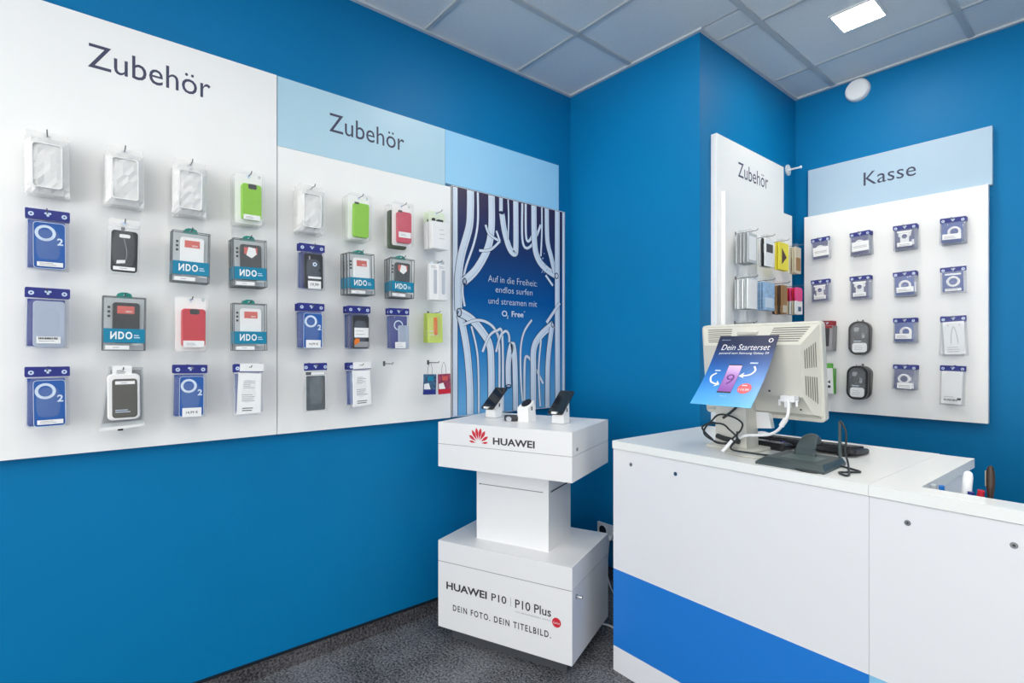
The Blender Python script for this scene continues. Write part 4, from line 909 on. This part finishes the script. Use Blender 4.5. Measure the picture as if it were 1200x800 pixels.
# ------------------------------------------------------------------ things on the counter
pad = bpy.data.objects.new('scanner_stand', None); COL.objects.link(pad); pad.location = (-.675, 1.735, .9); tag(pad, 'dark grey stand with flat base, arched neck and thin upright post', 'scanner stand')
link('base', MB().loft([[(-.098,-.1,0),(.098,-.1,0),(.092,.09,0),(-.088,.09,0)], [(-.098,-.1,.008),(.098,-.1,.008),(.092,.09,.008),(-.088,.09,.008)], [(-.082,-.07,.022),(.085,-.078,.022),(.086,.078,.024),(-.076,.078,.024)]]).mesh(slate), pad)
link('pad_surface', MB().loft([[(-.05,-.045,.0226),(.06,-.05,.0226),(.062,.03,.0236),(-.046,.03,.0236)], [(-.05,-.045,.0232),(.06,-.05,.0232),(.062,.03,.0244),(-.046,.03,.0244)]]).mesh(mat('pad_grey', srgb(92, 106, 106), .3)), pad)
nk = []
for (y, z, w, d) in ((.03,.02,.034,.02), (.036,.038,.031,.022), (.046,.054,.028,.021), (.062,.066,.026,.019), (.085,.07,.025,.016), (.105,.064,.022,.014)):
    nk.append([(-.004+x*w, y+yy*d*.6, z+yy*d) for x, yy in ell(0,0,1,1,14)])
link('arched_neck', MB().loft(nk).mesh(slate, True), pad)
link('upright_post', MB().rr(.082, .07, .008, .008, .002, .02, .135).mesh(slate), pad)
link('foot_clip', MB().tube([(.02,-.1,.003),(.05,-.108,.003),(.08,-.102,.003),(.07,-.09,.003)], .003, 8, 4).mesh(rubber), pad)
# keyboard
kb = bpy.data.objects.new('keyboard', None); COL.objects.link(kb); kb.matrix_world = T((-.79, 2.03, .9)) @ Matrix.Rotation(math.radians(-3), 4, 'Z'); tag(kb, 'black keyboard lying behind the monitor on the counter', 'keyboard')
KR = Matrix.Rotation(math.radians(-5), 4, 'X')
link('body', MB().rr(0, 0, .39, .13, .014, .006, .024, .004).mesh(black), kb, KR)
keys = MB()
for r_ in range(5):
    for c_ in range(19):
        x = -.18+c_*.019; y = -.045+r_*.02
        keys.box(x, x+.0165, y, y+.0175, .024, .030)
ko = link('keys', keys.mesh(mat('key_black', srgb(38, 39, 42), .5)), kb, KR); ko['kind'] = 'stuff'
link('foot', MB().box(-.17,-.14,-.06,-.05,0,.014).box(.14,.17,-.06,-.05,0,.014).mesh(black), kb)
# small dark handset and white mouse behind the column
hs = [('body', MB().rr(0, 0, .06, .14, .012, 0, .026, .006).mesh(black)), ('display', rr(0, .03, .044, .04, .004, .026, .0266, mat('screen_glass', srgb(12, 14, 20), .08))), ('blue_button', rr(.014, -.04, .02, .012, .003, .026, .029, navy)), ('key_rows', MB().box(-.02, .004, -.05, -.044, .026, .028).box(-.02, .004, -.036, -.03, .026, .028).mesh(grey_l))]
spawn(hs, 'card_reader', 'black handheld card reader behind the monitor column', 'card reader', None, T((-.86, 1.935, .9)) @ Matrix.Rotation(math.radians(80), 4, 'Z'))
ms = [('shell', MB().loft([[(x*.03*k_, y*.05*k_, z) for x, y in ell(0,0,1,1,20)] for k_, z in ((.96,0),(1,.008),(.94,.022),(.75,.033),(.4,.038))]).mesh(white_p, True)), ('wheel', MB().box(-.003,.003,.02,.034,.03,.036).mesh(grey_l)), ]
spawn(ms, 'computer_mouse', 'white computer mouse behind the monitor column', 'mouse', None, T((-.945, 2.05, .9)))
# cable coil
cc = bpy.data.objects.new('cable_coil', None); COL.objects.link(cc); cc.location = (-.985, 1.76, .95); tag(cc, 'loose coil of dark cable beside the monitor column', 'cable')
CI = T((.985, -1.76, -.95))
def loop(cx, cz, y, r, n, tilt, ph=0, rz=.85):
    return [(cx+r*math.cos(a)+tilt*.01*math.sin(a*3), y+tilt*.02*math.sin(a), cz+r*rz*math.sin(a)) for a in [ph+2*PI*i/12 for i in range(n)]]
l1 = loop(-.942, .979, 1.75, .064, 13, 1, 0, .74); l2 = loop(-.948, .962, 1.74, .058, 13, -1, .6, .66)
link('coil', MB().tube(l1, .0032, 8, 4).mesh(rubber), cc, CI)
link('coil', MB().tube(l2, .0032, 8, 4).mesh(rubber), cc, CI)
link('lead', MB().tube([(-.905,1.785,1.06),(-.925,1.77,1.035),(-.945,1.755,1.015)], .0045, 8, 4).mesh(rubber), cc, CI)
link('lead', MB().tube([(-.89,1.75,.975),(-.893,1.75,.945),(-.91,1.745,.92),(-.9,1.745,.91),(-.86,1.755,.907),(-.81,1.77,.905),(-.765,1.775,.905)], .0032, 8, 5).mesh(rubber), cc, CI)
link('lead', MB().tube([(-.93,1.74,.92),(-.91,1.72,.905),(-.86,1.70,.9035),(-.8,1.71,.9035),(-.765,1.74,.904)], .0022, 8, 5).mesh(mat('cable_beige', srgb(190, 186, 172), .5)), cc, CI)
link('cable_bundle', MB().tube([(-.985,1.79,.945),(-.96,1.785,.94),(-.93,1.785,.937),(-.9,1.785,.935)], .009, 8, 4).mesh(rubber), cc, CI)
link('cable_clip', MB().tube([(-.925,1.715,.905),(-.9,1.735,.945)], .0058, 8).mesh(white_p), cc, CI)
sq = link('loose_cable', MB().tube([(-.593,1.803,1.037),(-.586,1.803,1.03),(-.575,1.8,1.005),(-.574,1.798,.975),(-.576,1.795,.95),(-.562,1.775,.918),(-.542,1.72,.905),(-.527,1.672,.904),(-.53,1.655,.904),(-.555,1.682,.904),(-.54,1.703,.904),(-.518,1.735,.904),(-.545,1.758,.904),(-.587,1.782,.904)], .003, 8, 6).mesh(rubber))
tag(sq, 'thin black cable looping onto the counter beside the upright post', 'cable')
# pens behind the ledge
cup = [('cup', MB().loft([[(x*r, y*r, z) for x, y in ell(0,0,1,1,20)] for r, z in ((.036,0),(.038,.15),(.035,.15),(.033,.004))]).mesh(mat('pen_pot', srgb(190, 195, 198), .3, alpha=.6)))]
spawn(cup, 'pen_pot', 'clear pen pot standing behind the counter ledge', 'pen pot', None, T((-.325, 1.765, .72)))
def pen(name, label, p0, p1, r, m, cap=None):
    P = [('barrel', MB().tube([p0, p1], r, 12).mesh(m))]
    if cap: P.append(('cap', MB().tube([Vector(p0).lerp(Vector(p1), .8), Vector(p0).lerp(Vector(p1), 1.01)], r*1.12, 12).mesh(cap)))
    return spawn(P, name, label, 'pen', 'pens behind the ledge')
mk = [('barrel', MB().loft([[(x*r, y*r*.7, z) for x, y in ell(0,0,1,1,16)] for r, z in ((.009,0),(.0105,.02),(.0105,.155),(.0085,.166),(.004,.17))]).mesh(white_p, True)), ('collar', MB().loft([[(x*.0108, y*.0076, z) for x, y in ell(0,0,1,1,16)] for z in (.09,.094)]).mesh(navy))]
spawn(mk, 'marker_pen', 'thick white marker standing upright behind the ledge', 'pen', 'pens behind the ledge', T((-.295, 1.752, .775)) @ Matrix.Rotation(math.radians(4), 4, 'Y'))
pen('pen', 'blue-capped pen just left of the white marker', (-.33,1.77,.74), (-.336,1.745,.897), .0055, navy, band_blue)
pen('pen', 'clear silver pen leaning at the left of the pot', (-.34,1.76,.74), (-.352,1.742,.898), .006, tray, tray)
pen('pen', 'blue pen right of the white marker', (-.29,1.75,.72), (-.277,1.745,.893), .006, navy, navy)
pen('pen', 'red-topped pen right of the white marker', (-.275,1.75,.72), (-.258,1.748,.9), .0065, red_c, red_c)
br = [('handle', MB().loft([[(x*rx, y*.006, z) for x, y in ell(0,0,1,1,16)] for rx, z in ((.004,0),(.005,.16),(.0075,.185),(.009,.205),(.0085,.228),(.006,.242),(.002,.246))]).mesh(mat('wood_dark', srgb(58, 40, 30), .35), True)), ('lit_edge', MB().loft([[(-.0088+x*.0012, y*.0062, z) for x, y in ell(0,0,1,1,8)] for z in (.195,.232)]).mesh(beige))]  # pale strip paints light along the left edge of the handle
spawn(br, 'brush', 'dark brown oval-topped brush handle behind the ledge', 'brush', None, T((-.241, 1.75, .72)))
